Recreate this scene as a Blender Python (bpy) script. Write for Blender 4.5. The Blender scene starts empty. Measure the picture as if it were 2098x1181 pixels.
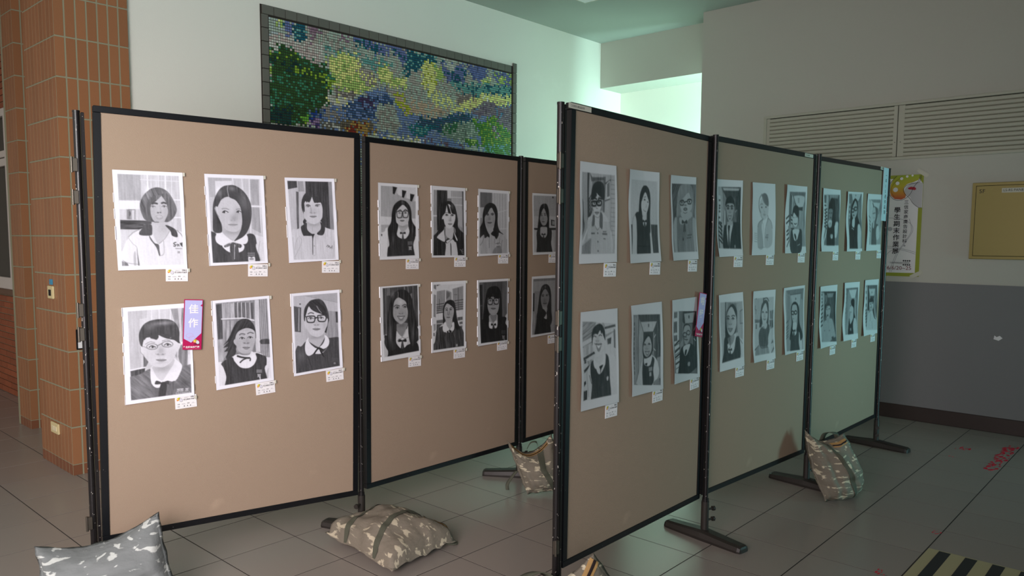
import bpy, math, random
import numpy as np
from mathutils import Vector, Matrix
SC = bpy.context.scene
COL = SC.collection
random.seed(5)

# ---------------------------------------------------------------- camera, world, lights, exposure
cam = bpy.data.cameras.new('camera'); co = bpy.data.objects.new('camera', cam); COL.objects.link(co); SC.camera = co
cam.sensor_width = 36; cam.lens = 36*1578.66/2098; cam.shift_x = .02133; cam.shift_y = .01674; cam.clip_start = .05
_r, _p, _y = .0038225, .0878173, .7523673
_f = Vector((math.cos(_y)*math.cos(_p), math.sin(_y)*math.cos(_p), -math.sin(_p))); _ri = Vector((math.sin(_y), -math.cos(_y), 0)); _u = _ri.cross(_f)
_r2 = _ri*math.cos(_r)+_u*math.sin(_r); _u2 = _u*math.cos(_r)-_ri*math.sin(_r)
CAM = Vector((-2.9165, -3.3448, 1.5317))
co.matrix_world = Matrix(((_r2.x, _u2.x, -_f.x, CAM.x), (_r2.y, _u2.y, -_f.y, CAM.y), (_r2.z, _u2.z, -_f.z, CAM.z), (0, 0, 0, 1)))

W = bpy.data.worlds.new('world'); SC.world = W; W.use_nodes = True
W.node_tree.nodes['Background'].inputs[0].default_value = (1, .88, .80, 1)
W.node_tree.nodes['Background'].inputs[1].default_value = .80
SC.view_settings.view_transform = 'Standard'; SC.view_settings.look = 'None'
SC.view_settings.exposure = .1; SC.view_settings.gamma = 1; SC.view_settings.use_curve_mapping = False

def area(name, loc, aim, sx, sy, power, color):
    l = bpy.data.lights.new(name, 'AREA'); l.shape = 'RECTANGLE'; l.size = sx; l.size_y = sy; l.energy = power; l.color = color
    o = bpy.data.objects.new(name, l); COL.objects.link(o); o.location = loc
    o.rotation_euler = (Vector(aim)-Vector(loc)).to_track_quat('-Z', 'Y').to_euler(); return o
# daylight from the open arcade behind the camera, the stairwell window round the corner, a far side door, and two added fill lamps
def spread(o, d): o.data.spread = math.radians(d)
spread(area('arcade_daylight', (-4.4, -4.2, 2.0), (-.3, 1.9, 1.5), 2.6, 2.4, 43, (.82, .89, .97)), 130)
spread(area('left_fill', (-3.9, -2.4, 1.7), (-.9, .3, .8), 1.6, 1.4, 43, (1, .82, .82)), 110)  # added fill lamp out of view, brightens the left board
spread(area('upper_fill', (-3.6, -1.2, 2.4), (-1.5, 1.9, 1.2), 1.6, 1.4, 9, (.8, 1, .92)), 100)  # added fill lamp out of view, lifts the left of the mosaic wall
spread(area('stairwell_daylight', (4.57, -.45, 1.7), (4.98, .5, 1.8), .28, 2.2, 58, (.58, 1, .92)), 150)
spread(area('side_door_daylight', (3.9, -6.1, .8), (2.6, -1.6, 1.3), .9, 1.5, 17, (.42, .97, 1)), 70)

# ---------------------------------------------------------------- helpers
def lin(c):
    c = c/255; return c/12.92 if c <= .04045 else ((c+.055)/1.055)**2.4
def rgb(r, g, b): return (lin(r), lin(g), lin(b), 1)
MATS = {}
def mat(name, col, rough=.6, noise=0, nscale=8, bump=0, bscale=60, metal=0, spec=.5, coat=0, rnd=0, noisecol=None, detail=4, stretch=None):
    m = bpy.data.materials.new(name); m.use_nodes = True; nt = m.node_tree; N = nt.nodes; LK = nt.links
    b = N['Principled BSDF']; b.inputs['Base Color'].default_value = col; b.inputs['Roughness'].default_value = rough
    b.inputs['Metallic'].default_value = metal; b.inputs['Specular IOR Level'].default_value = spec
    b.inputs['Coat Weight'].default_value = coat
    src = None
    if noise or rnd or bump:
        tc = N.new('ShaderNodeTexCoord'); vec = tc.outputs['Object']
        if stretch:
            mp = N.new('ShaderNodeMapping'); mp.inputs['Scale'].default_value = stretch; LK.new(vec, mp.inputs[0]); vec = mp.outputs[0]
    if noise:
        nz = N.new('ShaderNodeTexNoise'); nz.inputs['Scale'].default_value = nscale; nz.inputs['Detail'].default_value = detail; LK.new(vec, nz.inputs['Vector'])
        mr = N.new('ShaderNodeMapRange'); mr.inputs[1].default_value = .80; mr.inputs[2].default_value = .7; LK.new(nz.outputs[0], mr.inputs[0])
        mx = N.new('ShaderNodeMix'); mx.data_type = 'RGBA'; mx.inputs[6].default_value = col
        mx.inputs[7].default_value = noisecol or tuple(c*(1-noise) for c in col[:3])+(1,)
        LK.new(mr.outputs[0], mx.inputs[0]); src = mx.outputs[2]
    if rnd:
        oi = N.new('ShaderNodeObjectInfo'); hs = N.new('ShaderNodeHueSaturation')
        if src: LK.new(src, hs.inputs['Color'])
        else: hs.inputs['Color'].default_value = col
        m2 = N.new('ShaderNodeMapRange'); m2.inputs[3].default_value = 1-rnd; m2.inputs[4].default_value = 1+rnd
        LK.new(oi.outputs['Random'], m2.inputs[0]); LK.new(m2.outputs[0], hs.inputs['Value']); src = hs.outputs[0]
    if src: LK.new(src, b.inputs['Base Color'])
    if bump:
        n2 = N.new('ShaderNodeTexNoise'); n2.inputs['Scale'].default_value = bscale; LK.new(vec, n2.inputs['Vector'])
        bp = N.new('ShaderNodeBump'); bp.inputs['Strength'].default_value = bump; bp.inputs['Distance'].default_value = .01
        LK.new(n2.outputs[0], bp.inputs['Height']); LK.new(bp.outputs[0], b.inputs['Normal'])
    MATS[name] = m; return m
def attr_mat(name, rough=.6, coat=0, spec=.5):
    m = bpy.data.materials.new(name); m.use_nodes = True; N = m.node_tree.nodes
    a = N.new('ShaderNodeAttribute'); a.attribute_name = 'Col'
    b = N['Principled BSDF']; m.node_tree.links.new(a.outputs['Color'], b.inputs['Base Color']); b.inputs['Roughness'].default_value = rough
    b.inputs['Coat Weight'].default_value = coat; b.inputs['Specular IOR Level'].default_value = spec; return m
class MB:
    def __init__(s): s.v = []; s.f = []; s.m = []; s.sm = []
    def add(s, v, f, mi=0, smooth=False):
        o = len(s.v); s.v += [tuple(p) for p in v]; s.f += [tuple(i+o for i in q) for q in f]; s.m += [mi]*len(f); s.sm += [smooth]*len(f); return s
    def box(s, x0, y0, z0, x1, y1, z1, mi=0, ch=0, M=None):
        if ch:
            v = []
            for z, c in ((z0, ch), (z0+ch, 0), (z1-ch, 0), (z1, ch)):
                v += [(x0+c, y0+c, z), (x1-c, y0+c, z), (x1-c, y1-c, z), (x0+c, y1-c, z)]
            f = [(3, 2, 1, 0), (12, 13, 14, 15)]
            for k in range(3):
                for i in range(4): j = (i+1) % 4; f.append((4*k+i, 4*k+j, 4*k+4+j, 4*k+4+i))
        else:
            v = [(x0, y0, z0), (x1, y0, z0), (x1, y1, z0), (x0, y1, z0), (x0, y0, z1), (x1, y0, z1), (x1, y1, z1), (x0, y1, z1)]
            f = [(3, 2, 1, 0), (4, 5, 6, 7), (0, 1, 5, 4), (1, 2, 6, 5), (2, 3, 7, 6), (3, 0, 4, 7)]
        if M is not None: v = [M @ Vector(p) for p in v]
        return s.add(v, f, mi)
    def tube(s, p0, p1, r, n=12, mi=0, r1=None):
        p0 = Vector(p0); p1 = Vector(p1); d = (p1-p0).normalized(); a = d.orthogonal().normalized(); b = d.cross(a); r1 = r if r1 is None else r1
        v = [p0+(a*math.cos(t)+b*math.sin(t))*r for t in [2*math.pi*i/n for i in range(n)]]+[p1+(a*math.cos(t)+b*math.sin(t))*r1 for t in [2*math.pi*i/n for i in range(n)]]
        s.add(v, [(i, (i+1) % n, n+(i+1) % n, n+i) for i in range(n)], mi, True); s.add(v, [tuple(range(n))[::-1], tuple(range(n, 2*n))], mi); return s
    def plate(s, P, z0, z1, mi=0):      # extruded polygon in xy
        n = len(P); v = [(x, y, z0) for x, y in P]+[(x, y, z1) for x, y in P]
        return s.add(v, [tuple(range(n))[::-1], tuple(range(n, 2*n))]+[(i, (i+1) % n, n+(i+1) % n, n+i) for i in range(n)], mi)
    def mesh(s, name, mats):
        me = bpy.data.meshes.new(name); me.from_pydata(s.v, [], s.f)
        for m in (mats if isinstance(mats, (list, tuple)) else [mats]): me.materials.append(m)
        me.polygons.foreach_set('material_index', s.m); me.polygons.foreach_set('use_smooth', s.sm); me.update(); return me
    def build(s, name, mats, parent=None, **k): return obj(name, s.mesh(name, mats), parent, **k)
def obj(name, me, parent=None, loc=None, rot=None, M=None, **props):
    o = bpy.data.objects.new(name, me); COL.objects.link(o)
    if parent is not None: o.parent = parent
    if M is not None: o.matrix_local = M
    if loc is not None: o.location = loc
    if rot is not None: o.rotation_euler = rot
    for k, v in props.items(): o[k] = v
    return o
def thing(name, label, cat, loc=(0, 0, 0), rotz=0, group=None):
    o = obj(name, None, loc=loc, rot=(0, 0, rotz), label=label, category=cat)
    if group: o['group'] = group
    return o
def tag(o, label, cat, group=None):
    o['label'] = label; o['category'] = cat
    if group: o['group'] = group
    return o
_tc = {}
def text_mesh(body, size, M=None, mt=None, extr=0, space=1.0, vertical=False, bold=0):
    key = (body, round(size, 5), extr, vertical, bold, mt.name if mt else '')
    if key not in _tc:
        c = bpy.data.curves.new('t', 'FONT'); c.body = '\n'.join(body) if vertical else body; c.size = size; c.extrude = extr
        c.space_line = space; c.offset = bold; c.resolution_u = 3; c.align_x = 'CENTER' if vertical else 'LEFT'
        o = bpy.data.objects.new('t', c); COL.objects.link(o); bpy.context.view_layer.update()
        me = bpy.data.meshes.new_from_object(o.evaluated_get(bpy.context.evaluated_depsgraph_get()))
        me.name = 'lettering'; bpy.data.objects.remove(o); bpy.data.curves.remove(c)
        if mt: me.materials.clear(); me.materials.append(mt)
        _tc[key] = me
    return _tc[key]

# ---------------------------------------------------------------- materials
# enamel with white chips
def chips(m, th=.66, col=rgb(215, 210, 200), sc=55, stretch=(1, 1, .35)):
    nt = m.node_tree; N = nt.nodes; LK = nt.links; b = N['Principled BSDF']; old = b.inputs['Base Color'].links[0].from_socket
    tc = N.new('ShaderNodeTexCoord'); mp = N.new('ShaderNodeMapping'); mp.inputs['Scale'].default_value = stretch; LK.new(tc.outputs['Object'], mp.inputs[0])
    nz = N.new('ShaderNodeTexNoise'); nz.inputs['Scale'].default_value = sc; nz.inputs['Detail'].default_value = 3; LK.new(mp.outputs[0], nz.inputs['Vector'])
    st = N.new('ShaderNodeMath'); st.operation = 'GREATER_THAN'; st.inputs[1].default_value = th; LK.new(nz.outputs[0], st.inputs[0])
    mx = N.new('ShaderNodeMix'); mx.data_type = 'RGBA'; mx.inputs[7].default_value = col; LK.new(st.outputs[0], mx.inputs[0]); LK.new(old, mx.inputs[6]); LK.new(mx.outputs[2], b.inputs['Base Color'])
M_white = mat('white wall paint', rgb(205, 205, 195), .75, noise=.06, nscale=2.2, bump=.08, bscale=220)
M_whiteLit = mat('lit wall paint', rgb(250, 250, 240), .8, noise=.05, nscale=2.0, bump=.08, bscale=220)  # same paint as M_white, lightened to stand in for stronger light
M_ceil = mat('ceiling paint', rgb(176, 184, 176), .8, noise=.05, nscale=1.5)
M_glaze = mat('terracotta tile', rgb(166, 113, 76), .42, noise=.14, nscale=6, rnd=.07, bump=.1, bscale=120)
M_brick = mat('brick red tile', rgb(168, 92, 56), .6, noise=.2, nscale=12, rnd=.12, bump=.2, bscale=90)
M_sk = mat('brown skirting tile', rgb(140, 88, 60), .45, noise=.15, nscale=12, rnd=.08)
M_grout = mat('cement grout', rgb(168, 166, 138), .9, noise=.2, nscale=30)
M_tile = mat('floor tile', rgb(160, 152, 144), .24, noise=.07, nscale=90, rnd=.03, detail=2)
M_fgrout = mat('floor grout', rgb(44, 39, 35), .9)
M_black = mat('chipped black enamel', rgb(20, 25, 31), .36, noise=.5, nscale=42); chips(M_black, .765, rgb(190, 190, 185), 150, (1, 1, 1))
M_blackp = mat('black plastic', rgb(24, 22, 21), .5, noise=.5, nscale=14, noisecol=rgb(42, 38, 34))
M_metal = mat('worn steel', rgb(120, 114, 104), .4, metal=.8, noise=.3, nscale=40)
M_cream = mat('cream slat paint', rgb(196, 196, 180), .5, noise=.05, nscale=6)
M_grey = mat('grey dado paint', rgb(128, 130, 132), .55, noise=.06, nscale=4)
M_skirt = mat('dark skirting', rgb(52, 40, 36), .4, noise=.15, nscale=10)
M_card = mat('white card', rgb(238, 238, 240), .4)
M_ink = mat('black ink', rgb(26, 26, 30), .6)
M_red = mat('red ink', rgb(176, 30, 50), .6)
M_greyink = mat('grey ink', rgb(150, 152, 158), .6)
M_yel = mat('yellow ink', rgb(228, 200, 40), .6); M_org = mat('orange ink', rgb(226, 120, 60), .6); M_lime = mat('lime ink', rgb(160, 180, 40), .6)
M_plate = mat('cream plastic', rgb(226, 210, 160), .4)
M_glass = mat('dark window glass', rgb(30, 24, 22), .06, spec=.8)  # opaque dark pane, standing in for the unlit room behind it
M_alu = mat('white aluminium', rgb(216, 210, 204), .4)
M_dark = mat('dark void', rgb(20, 20, 20), .9)
M_post = mat('chipped post enamel', rgb(30, 27, 28), .35, noise=.4, nscale=30); chips(M_post, .70, rgb(205, 200, 190), 120, (1, 1, .5))
# board fabric: taupe needle felt with blotches and small spots
M_board = mat('taupe felt board', rgb(176, 155, 133), .85, noise=.2, nscale=3.4, bump=.25, bscale=420, detail=8)
chips(M_board, .80, rgb(120, 100, 78), 14, (1, 1, 1))

# ---------------------------------------------------------------- floor: grout bed and 40 cm tiles
fl = MB().box(-12, -8, -.12, 12, 12, -.0011).build('floor', M_fgrout, kind='structure')
g = .0029; tm = MB().box(g, g, -.006, .4-g, .4-g, 0).mesh('tile', M_tile)
near = {}
VIS = {-14: (-28, 11), -13: (-27, 12), -12: (-26, 13)}
rest = MB(); cells = []
for v in range(-29, 20):
    for u in range(-29, 30):
        cx, cy = (u+.5)*.4, -(v+.5)*.4
        if not (-8 < cx < 11.6 and -7.8 < cy < 11.6): continue
        d = Vector((cx, cy, 0))-CAM; dep = d.dot(_f); sx = d.dot(_r2)/dep if dep > 0 else 9; sy = d.dot(_u2)/dep if dep > 0 else -9
        hid = (cx > -.75 and cy > 1.9) or cx > 4.3
        inview = dep > .6 and -.75 < sx < .78 and sy > -.47 and not hid
        if inview: cells.append((d.length, cx, cy))
        else: rest.box(cx-.2+g, cy-.2+g, -.006, cx+.2-g, cy+.2-g, 0)
cells.sort()
for i, (d, cx, cy) in enumerate(cells):
    if i < 300: obj('tile', tm, fl, loc=(cx-.2, cy-.2, 0))
    else: rest.box(cx-.2+g, cy-.2+g, -.006, cx+.2-g, cy+.2-g, 0)
rest.build('outer_tiles', M_tile, fl, kind='stuff')

# ---------------------------------------------------------------- shell
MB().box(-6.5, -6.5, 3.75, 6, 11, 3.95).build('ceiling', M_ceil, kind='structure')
MB().box(-.78, 1.93, 0, 5.05, 2.08, 3.75).build('wall_mosaic', M_whiteLit, kind='structure')
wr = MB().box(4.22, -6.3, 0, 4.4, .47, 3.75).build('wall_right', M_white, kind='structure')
MB().box(4.214, -6.3, .12, 4.22, .47, 1.17).build('dado_paint', M_grey, wr)
MB().box(4.205, -6.3, 0, 4.22, .47, .122, ch=.003).build('baseboard_right', M_skirt, kind='structure')
MB().box(4.56, -1.5, 3.245, 4.98, 1.93, 3.75).build('trim_1', M_white, kind='structure')
MB().box(4.98, -1.8, 0, 5.1, 1.93, 3.75).build('wall_passage', M_whiteLit, kind='structure')
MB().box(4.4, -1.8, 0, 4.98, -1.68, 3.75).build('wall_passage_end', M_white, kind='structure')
MB().box(4.4, -1.68, 3.245, 4.56, .47, 3.75).build('trim_light_stop', M_white, kind='structure')  # unseen block, added to stop stairwell light leaking up past the beam
MB().box(-6.5, -4.6, 0, -6.3, -.5, 3.75).build('wall_arcade', M_white, kind='structure')
MB().box(-3.4, -6.5, 0, 4.4, -6.3, 3.75).build('wall_back', M_white, kind='structure')
wb = MB()
for x0, x1, z0, z1 in ((-.7, -.6, 0, 3.75),): wb.box(x0, 2.4, z0, x1, 11, z1)
wl = wb.build('wall_left', M_grout, kind='structure')
MB().box(-6.5, 10.8, 0, -.6, 11, 3.75).build('wall_far', M_white, kind='structure')

# horizontal brick slips on the left wall, below and above the window
bm = MB().box(0, 0, 0, .014, .192, .052, ch=.002).mesh('brick', M_brick); nb = 0; rb = MB()
for r in range(62):
    z = .004+r*.06
    if 1.0 < z+.03 < 2.72: continue
    for c in range(40):
        y = 3.75+c*.2+(.1 if r % 2 else 0)
        if y > 9: continue
        if 4.1 < y < 5.75 and (z < 1.0 or z > 2.7) and nb < 290: obj('brick', bm, wl, loc=(-.714, y, z)); nb += 1
        else: rb.box(-.714, y, z, -.7, y+.192, z+.052)
for r in range(17, 46):
    for c in range(5): rb.box(-.714, 3.7+c*.2, .004+r*.06, -.7, min(3.892+c*.2, 4.68), .056+r*.06)
rb.build('far_bricks', M_brick, wl, kind='stuff')
w1 = obj('window_1', None, loc=(0, 0, 0), kind='structure')
MB().box(-.712, 4.78, 1.07, -.702, 7.6, 2.64).build('pane', M_glass, w1)
for nm, a in (('frame_stile', (4.70, 1.03, 4.78, 2.69)), ('frame_head', (4.78, 2.62, 7.6, 2.69)), ('frame_rail', (4.78, 2.17, 7.6, 2.24)), ('frame_rail', (4.78, 2.25, 7.6, 2.31)), ('frame_sill', (4.78, 1.03, 7.6, 1.14)), ('frame_stile', (6.1, 1.14, 6.17, 2.17))):
    MB().box(-.745, a[0], a[1], -.703, a[2], a[3], ch=.004).build(nm, M_alu, w1)
MB().box(-.76, 4.6, .975, -.702, 7.6, 1.03, ch=.006).build('stone_sill', mat('sill stone', rgb(110, 84, 66), .6), w1)

# ---------------------------------------------------------------- tiled pillars (core and every tile)
def pillar(name, label, x0, y0, x1, y1, left_n, front_n, pw, rows, zoff=.073, ph=.2437):
    t = thing(name, label, 'pillar', (x0, y0, 0))
    e = .0022
    MB().box(e, e, 0, x1-x0, y1-y0, 3.74).build('core', M_grout, t)
    w = pw-.0105; h = ph-.0095
    me = MB().box(0, 0, 0, w, e, h, ch=.0015).mesh('tile', M_glaze)
    mel = MB().box(0, 0, 0, e, w, h, ch=.0015).mesh('tile', M_glaze)
    b1 = MB().box(0, 0, 0, w, e, zoff-.006, ch=.0015).mesh('skirting_tile', M_sk); b2 = MB().box(0, 0, 0, e, w, zoff-.006, ch=.0015).mesh('skirting_tile', M_sk)
    for i in range(front_n):
        x = e*.2+i*pw
        if x+w > x1-x0+.02: continue
        obj('skirting_tile', b1, t, loc=(x, 0, .001))
        for r in range(rows): obj('tile', me, t, loc=(x, 0, zoff+r*ph))
    for i in range(left_n):
        y = .014+i*pw
        if y+w > y1-y0+.01: continue
        obj('skirting_tile', b2, t, loc=(0, y, .001))
        for r in range(rows): obj('tile', mel, t, loc=(0, y, zoff+r*ph))
    return t
pillar('tiled_pillar', 'nearer square pillar clad in upright terracotta tiles behind the left partition', -1.22, 1.886, -.781, 2.47, 9, 7, .0645, 15)
pillar('tiled_pillar', 'slimmer tiled pillar further back beside the white framed window', -1.02, 3.405, -.7, 3.72, 4, 5, .0645, 15)

# switch plates and socket on the pillar
t = thing('cable_outlet', 'open cream cable outlet with blue tag on the nearer pillar', 'wall outlet', (-1.221, 2.135, 1.166))
MB().box(-.012, -.045, -.042, 0, .045, .042, ch=.004).build('faceplate', M_plate, t); MB().box(-.0145, -.02, -.022, -.012, .02, .018).build('opening', M_dark, t)
MB().box(-.005, -.025, .05, 0, .025, .085).build('blue_tag', mat('blue tag', rgb(60, 150, 190), .4), t)
t = thing('power_socket', 'cream double socket low down on the nearer pillar', 'socket', (-1.221, 2.172, .264))
MB().box(-.012, -.066, -.036, 0, .066, .036, ch=.004).build('faceplate', M_plate, t)
for k in (-1, 1): MB().box(-.015, -.022+k*.022, -.016, -.012, .015+k*.022, .016, ch=.001).build('outlet', mat('socket face', rgb(238, 226, 190), .4), t)
t = thing('framed_notice', 'small framed white notice on pillar front, half hidden by the partition', 'notice', (-1.127, 1.884, .875))
MB().box(-.045, -.006, -.065, .045, 0, .065, ch=.002).build('frame', M_black, t); MB().box(-.036, -.008, -.056, .036, -.006, .056).build('sheet', M_card, t)

# ---------------------------------------------------------------- mosaic mural
MU = thing('mosaic_mural', 'long glass mosaic landscape of hills, trees and clouds in a grey tile border', 'mosaic', (0, 1.929, 0))
MB().box(.205, -.0038, 1.55, 3.085, 0, 3.252).build('backing', mat('mosaic bed', rgb(42, 36, 30), .8), MU)
M_bord = mat('grey border tile', rgb(112, 112, 104), .5, noise=.1, nscale=20, rnd=.05)
bt = MB().box(0, -.016, 0, .0945, -.004, .066, ch=.002).mesh('border_tile', M_bord); bs = MB().box(0, -.016, 0, .052, -.004, .0945, ch=.002).mesh('border_tile', M_bord)
for i in range(28): obj('border_tile', bt, MU, loc=(.217+i*.0995, 0, 3.184))
for i in range(16):
    obj('border_tile', bs, MU, loc=(.212, 0, 3.184-.0995*(i+1)+.002)); obj('border_tile', bs, MU, loc=(3.03, 0, 3.184-.0995*(i+1)+.002 if i else 3.087))
obj('border_tile', bs, MU, loc=(3.03, 0, 3.1865))
# picture painted as colour regions in a reference frame of the mural, then cut into 2 cm tesserae
_HM = None
# ---------------------------------------------------------------- pencil portraits, drawn stroke by stroke
_rs = np.random.RandomState(7)
_NT = _rs.rand(64, 64)
def vnoise(x, y):
    xi = np.floor(x).astype(int); yi = np.floor(y).astype(int)
    fx = x - xi; fy = y - yi; fx = fx*fx*(3-2*fx); fy = fy*fy*(3-2*fy)
    g = lambda a, b: _NT[a % 64, b % 64]
    return (g(xi, yi)*(1-fx)*(1-fy) + g(xi+1, yi)*fx*(1-fy) + g(xi, yi+1)*(1-fx)*fy + g(xi+1, yi+1)*fx*fy)
def homog(src, dst):
    A = []
    for (x, y), (u, v) in zip(src, dst):
        A.append([x, y, 1, 0, 0, 0, -u*x, -u*y, -u]); A.append([0, 0, 0, x, y, 1, -v*x, -v*y, -v])
    return np.linalg.svd(np.array(A, float))[2][-1].reshape(3, 3)
def apply_h(H, p):
    p = np.asarray(p, float).reshape(-1, 2); q = np.c_[p, np.ones(len(p))] @ H.T
    return q[:, :2] / q[:, 2:]
def pts(s):
    return np.array([float(t) for t in s.replace(',', ' ').split()]).reshape(-1, 2)
def spline(p, closed, n=5):
    m = len(p); out = []
    for i in range(m if closed else m-1):
        if closed: a, b, c, d = p[(i-1) % m], p[i], p[(i+1) % m], p[(i+2) % m]
        else: a, b, c, d = p[max(i-1, 0)], p[i], p[i+1], p[min(i+2, m-1)]
        for k in range(n):
            t = k/n
            out.append(.5*((2*b)+(-a+c)*t+(2*a-5*b+4*c-d)*t*t+(-a+3*b-3*c+d)*t**3))
    if not closed: out.append(p[-1])
    return np.array(out)
class Canvas:
    def __init__(s, quad, nx, ny, asp=1.463, paper=.93):
        s.H = homog(quad, [(0, 0), (1, 0), (1, asp), (0, asp)])
        q = np.array(quad, float)
        s.k = ((np.linalg.norm(q[3]-q[0])+np.linalg.norm(q[2]-q[1]))/2/asp)/((np.linalg.norm(q[1]-q[0])+np.linalg.norm(q[2]-q[3]))/2)
        s.nx, s.ny, s.asp = nx, ny, asp
        s.x = np.linspace(0, 1, nx); s.y = np.linspace(0, asp, ny)
        s.X, s.Y = np.meshgrid(s.x, s.y)
        s.im = np.full((ny, nx), paper); s.aa = .8/nx; s.fr = None
    def box(s, P, pad):
        x0, y0 = P.min(0)-pad; x1, y1 = P.max(0)+pad
        i0, i1 = np.searchsorted(s.x, [x0, x1]); j0, j1 = np.searchsorted(s.y, [y0, y1])
        return slice(j0, j1), slice(i0, i1)
    def dist(s, P, sl, closed):
        X, Y = s.X[sl], s.Y[sl]; D = np.full(X.shape, 1e9); inside = np.zeros(X.shape, bool)
        n = len(P)
        for i in range(n if closed else n-1):
            a = P[i]; b = P[(i+1) % n]; e = b-a; L = e@e+1e-12
            t = np.clip(((X-a[0])*e[0]+(Y-a[1])*e[1])/L, 0, 1)
            D = np.minimum(D, (X-a[0]-t*e[0])**2+(Y-a[1]-t*e[1])**2)
            if closed and a[1] != b[1]:
                c = ((a[1] > Y) != (b[1] > Y)) & (X < (b[0]-a[0])*(Y-a[1])/(b[1]-a[1])+a[0]); inside ^= c
        return np.sqrt(D), inside
    def tex(s, sl, n, ang, st=9):
        if not n: return 0
        X, Y = s.X[sl], s.Y[sl]; c, q = math.cos(ang), math.sin(ang)
        U = X*c+Y*q; V = -X*q+Y*c
        return n*(vnoise(U*5+3, V*5*st+7)+.5*vnoise(U*11, V*11*st)-.75)*1.6
    def poly(s, v, P, a=1, n=0, ang=1.57, soft=1, st=9):
        sl = s.box(P, .02*soft)
        if s.X[sl].size == 0: return
        D, ins = s.dist(P, sl, True); d = np.where(ins, D, -D)
        al = np.clip(d/(2*s.aa*soft)+.5, 0, 1)*a
        s.im[sl] = s.im[sl]*(1-al)+(v+s.tex(sl, n, ang, st))*al
    def line(s, v, w, P, a=1, taper=False):
        w = w/200
        sl = s.box(P, w+.02)
        if s.X[sl].size == 0: return
        D, _ = s.dist(P, sl, False)
        al = np.clip((w-D)/(2*s.aa)+.5, 0, 1)*a*min(1, (2*w)/(1.2*s.aa)+.1)
        s.im[sl] = s.im[sl]*(1-al)+v*al
CV = None
def D(quad, nx, ny, paper=.93):
    global CV
    CV = Canvas(list(map(tuple, pts(quad))), nx, ny, paper=paper); return CV
T_ = lambda s: apply_h(CV.H, pts(s) if isinstance(s, str) else s)
def F(v, s, **k):
    P = T_(s)
    if CV.fr is not None:      # run clothes and hair past the picture edge; done() trims them there
        a, b, c, d = CV.fr
        for p in P:
            yb = d[1]+(c[1]-d[1])*(p[0]-d[0])/(c[0]-d[0])
            if p[1] > yb-.035: p[1] += .12
            if p[1] > .8:
                if p[0] < min(a[0], d[0])+.02: p[0] -= .08
                if p[0] > max(b[0], c[0])-.02: p[0] += .08
    CV.poly(v, spline(P, True), **k)
def G(v, s, **k):
    P = T_(s)
    if CV.fr is None: CV.fr = P[:4]
    CV.poly(v, P, **k)
def done(clip=True):
    if clip and CV.fr is not None:
        Dd, ins = CV.dist(CV.fr, (slice(None), slice(None)), True)
        al = np.clip(np.where(ins, Dd, -Dd)/(2*CV.aa)+.5, 0, 1)
        CV.im = CV.im*al+.93*(1-al)
        CV.im += al*.035*(vnoise(CV.X*60, CV.Y*60)-.5)
    CV.im = np.clip(CV.im, .07, .95); DR.append(CV)
def L(v, w, s, **k): CV.line(v, w, spline(T_(s), False), **k)
def K(v, w, s, **k): CV.line(v, w, T_(s), **k)
def E(v, x, y, rx, ry=None, **k):
    ry = rx*CV.k if ry is None else ry
    CV.poly(v, T_([(x+rx*math.cos(t*.483), y+ry*math.sin(t*.483)) for t in range(13)]), **k)
def S(dv, x, y, rx, ry=None):
    ry = rx*CV.k if ry is None else ry
    c, a, b = T_([(x, y), (x+rx, y), (x, y+ry)])
    r1 = np.linalg.norm(a-c); r2 = np.linalg.norm(b-c)
    CV.im += dv*np.exp(-((CV.X-c[0])/r1)**2-((CV.Y-c[1])/r2)**2)
def eye(x, y, w, v=.2, look=0, brow=None, bv=.3, open_=1):
    k = CV.k
    F(.86, [(x-w/2, y), (x, y-.2*w*k*open_), (x+w/2, y), (x, y+.17*w*k*open_)], a=.7)
    E(v, x+look*w, y-.01*w*k, .19*w, .2*w*k*open_)
    CV.line(v, w*.14*100/CV_w(), spline(T_([(x-w/2, y+.03*w*k), (x-.1*w, y-.24*w*k*open_), (x+w/2, y)]), False))
    CV.line(.6, w*.06*100/CV_w(), spline(T_([(x-w*.4, y+.15*w*k), (x, y+.22*w*k*open_), (x+w*.45, y+.1*w*k)]), False))
    if brow is not None:
        CV.line(bv, w*.16*100/CV_w(), spline(T_([(x-w*.6, y-(brow-.1)*w*k), (x, y-(brow+.12)*w*k), (x+w*.6, y-brow*w*k)]), False), a=.8)
def CV_w():
    a, b = T_([(0, 0), (100, 0)]); return 100/np.linalg.norm(b-a)*1.0
def nose(x, y, w, v=.5):
    k = CV.k
    S(-.10, x, y-.3*w*k, w*.7, w*.8*k)
    for d in (-1, 1): E(v, x+d*w*.28, y, w*.13, w*.08*k, a=.8)
    CV.line(v+.12, 1.0, spline(T_([(x-w*.55, y-w*.05*k), (x-w*.3, y+w*.1*k), (x, y+w*.06*k), (x+w*.3, y+w*.1*k), (x+w*.55, y-w*.05*k)]), False), a=.7)
def mouth(x, y, w, v=.5, smile=0, op=0):
    k = CV.k; c = smile*w*k
    F(v+.13, [(x-w/2, y-c), (x-w*.15, y-.13*w*k), (x, y-.1*w*k), (x+w*.15, y-.13*w*k), (x+w/2, y-c), (x+w*.2, y+.2*w*k+op*w*k), (x-w*.2, y+.2*w*k+op*w*k)], a=.8)
    if op: F(.93, [(x-w*.4, y-c*.6), (x, y+.02*w*k), (x+w*.4, y-c*.6), (x, y+op*w*k*.9)])
    CV.line(v-.15, 1.1, spline(T_([(x-w/2, y-c), (x, y+.04*w*k), (x+w/2, y-c)]), False), a=.85)
def face_shade(x, y, rx, ry, d=.08):
    S(-d, x-rx*.8, y+ry*.2, rx*.45, ry*.8); S(-d, x+rx*.8, y+ry*.2, rx*.45, ry*.8); S(-d*.7, x, y+ry*.95, rx*.7, ry*.25)
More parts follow.
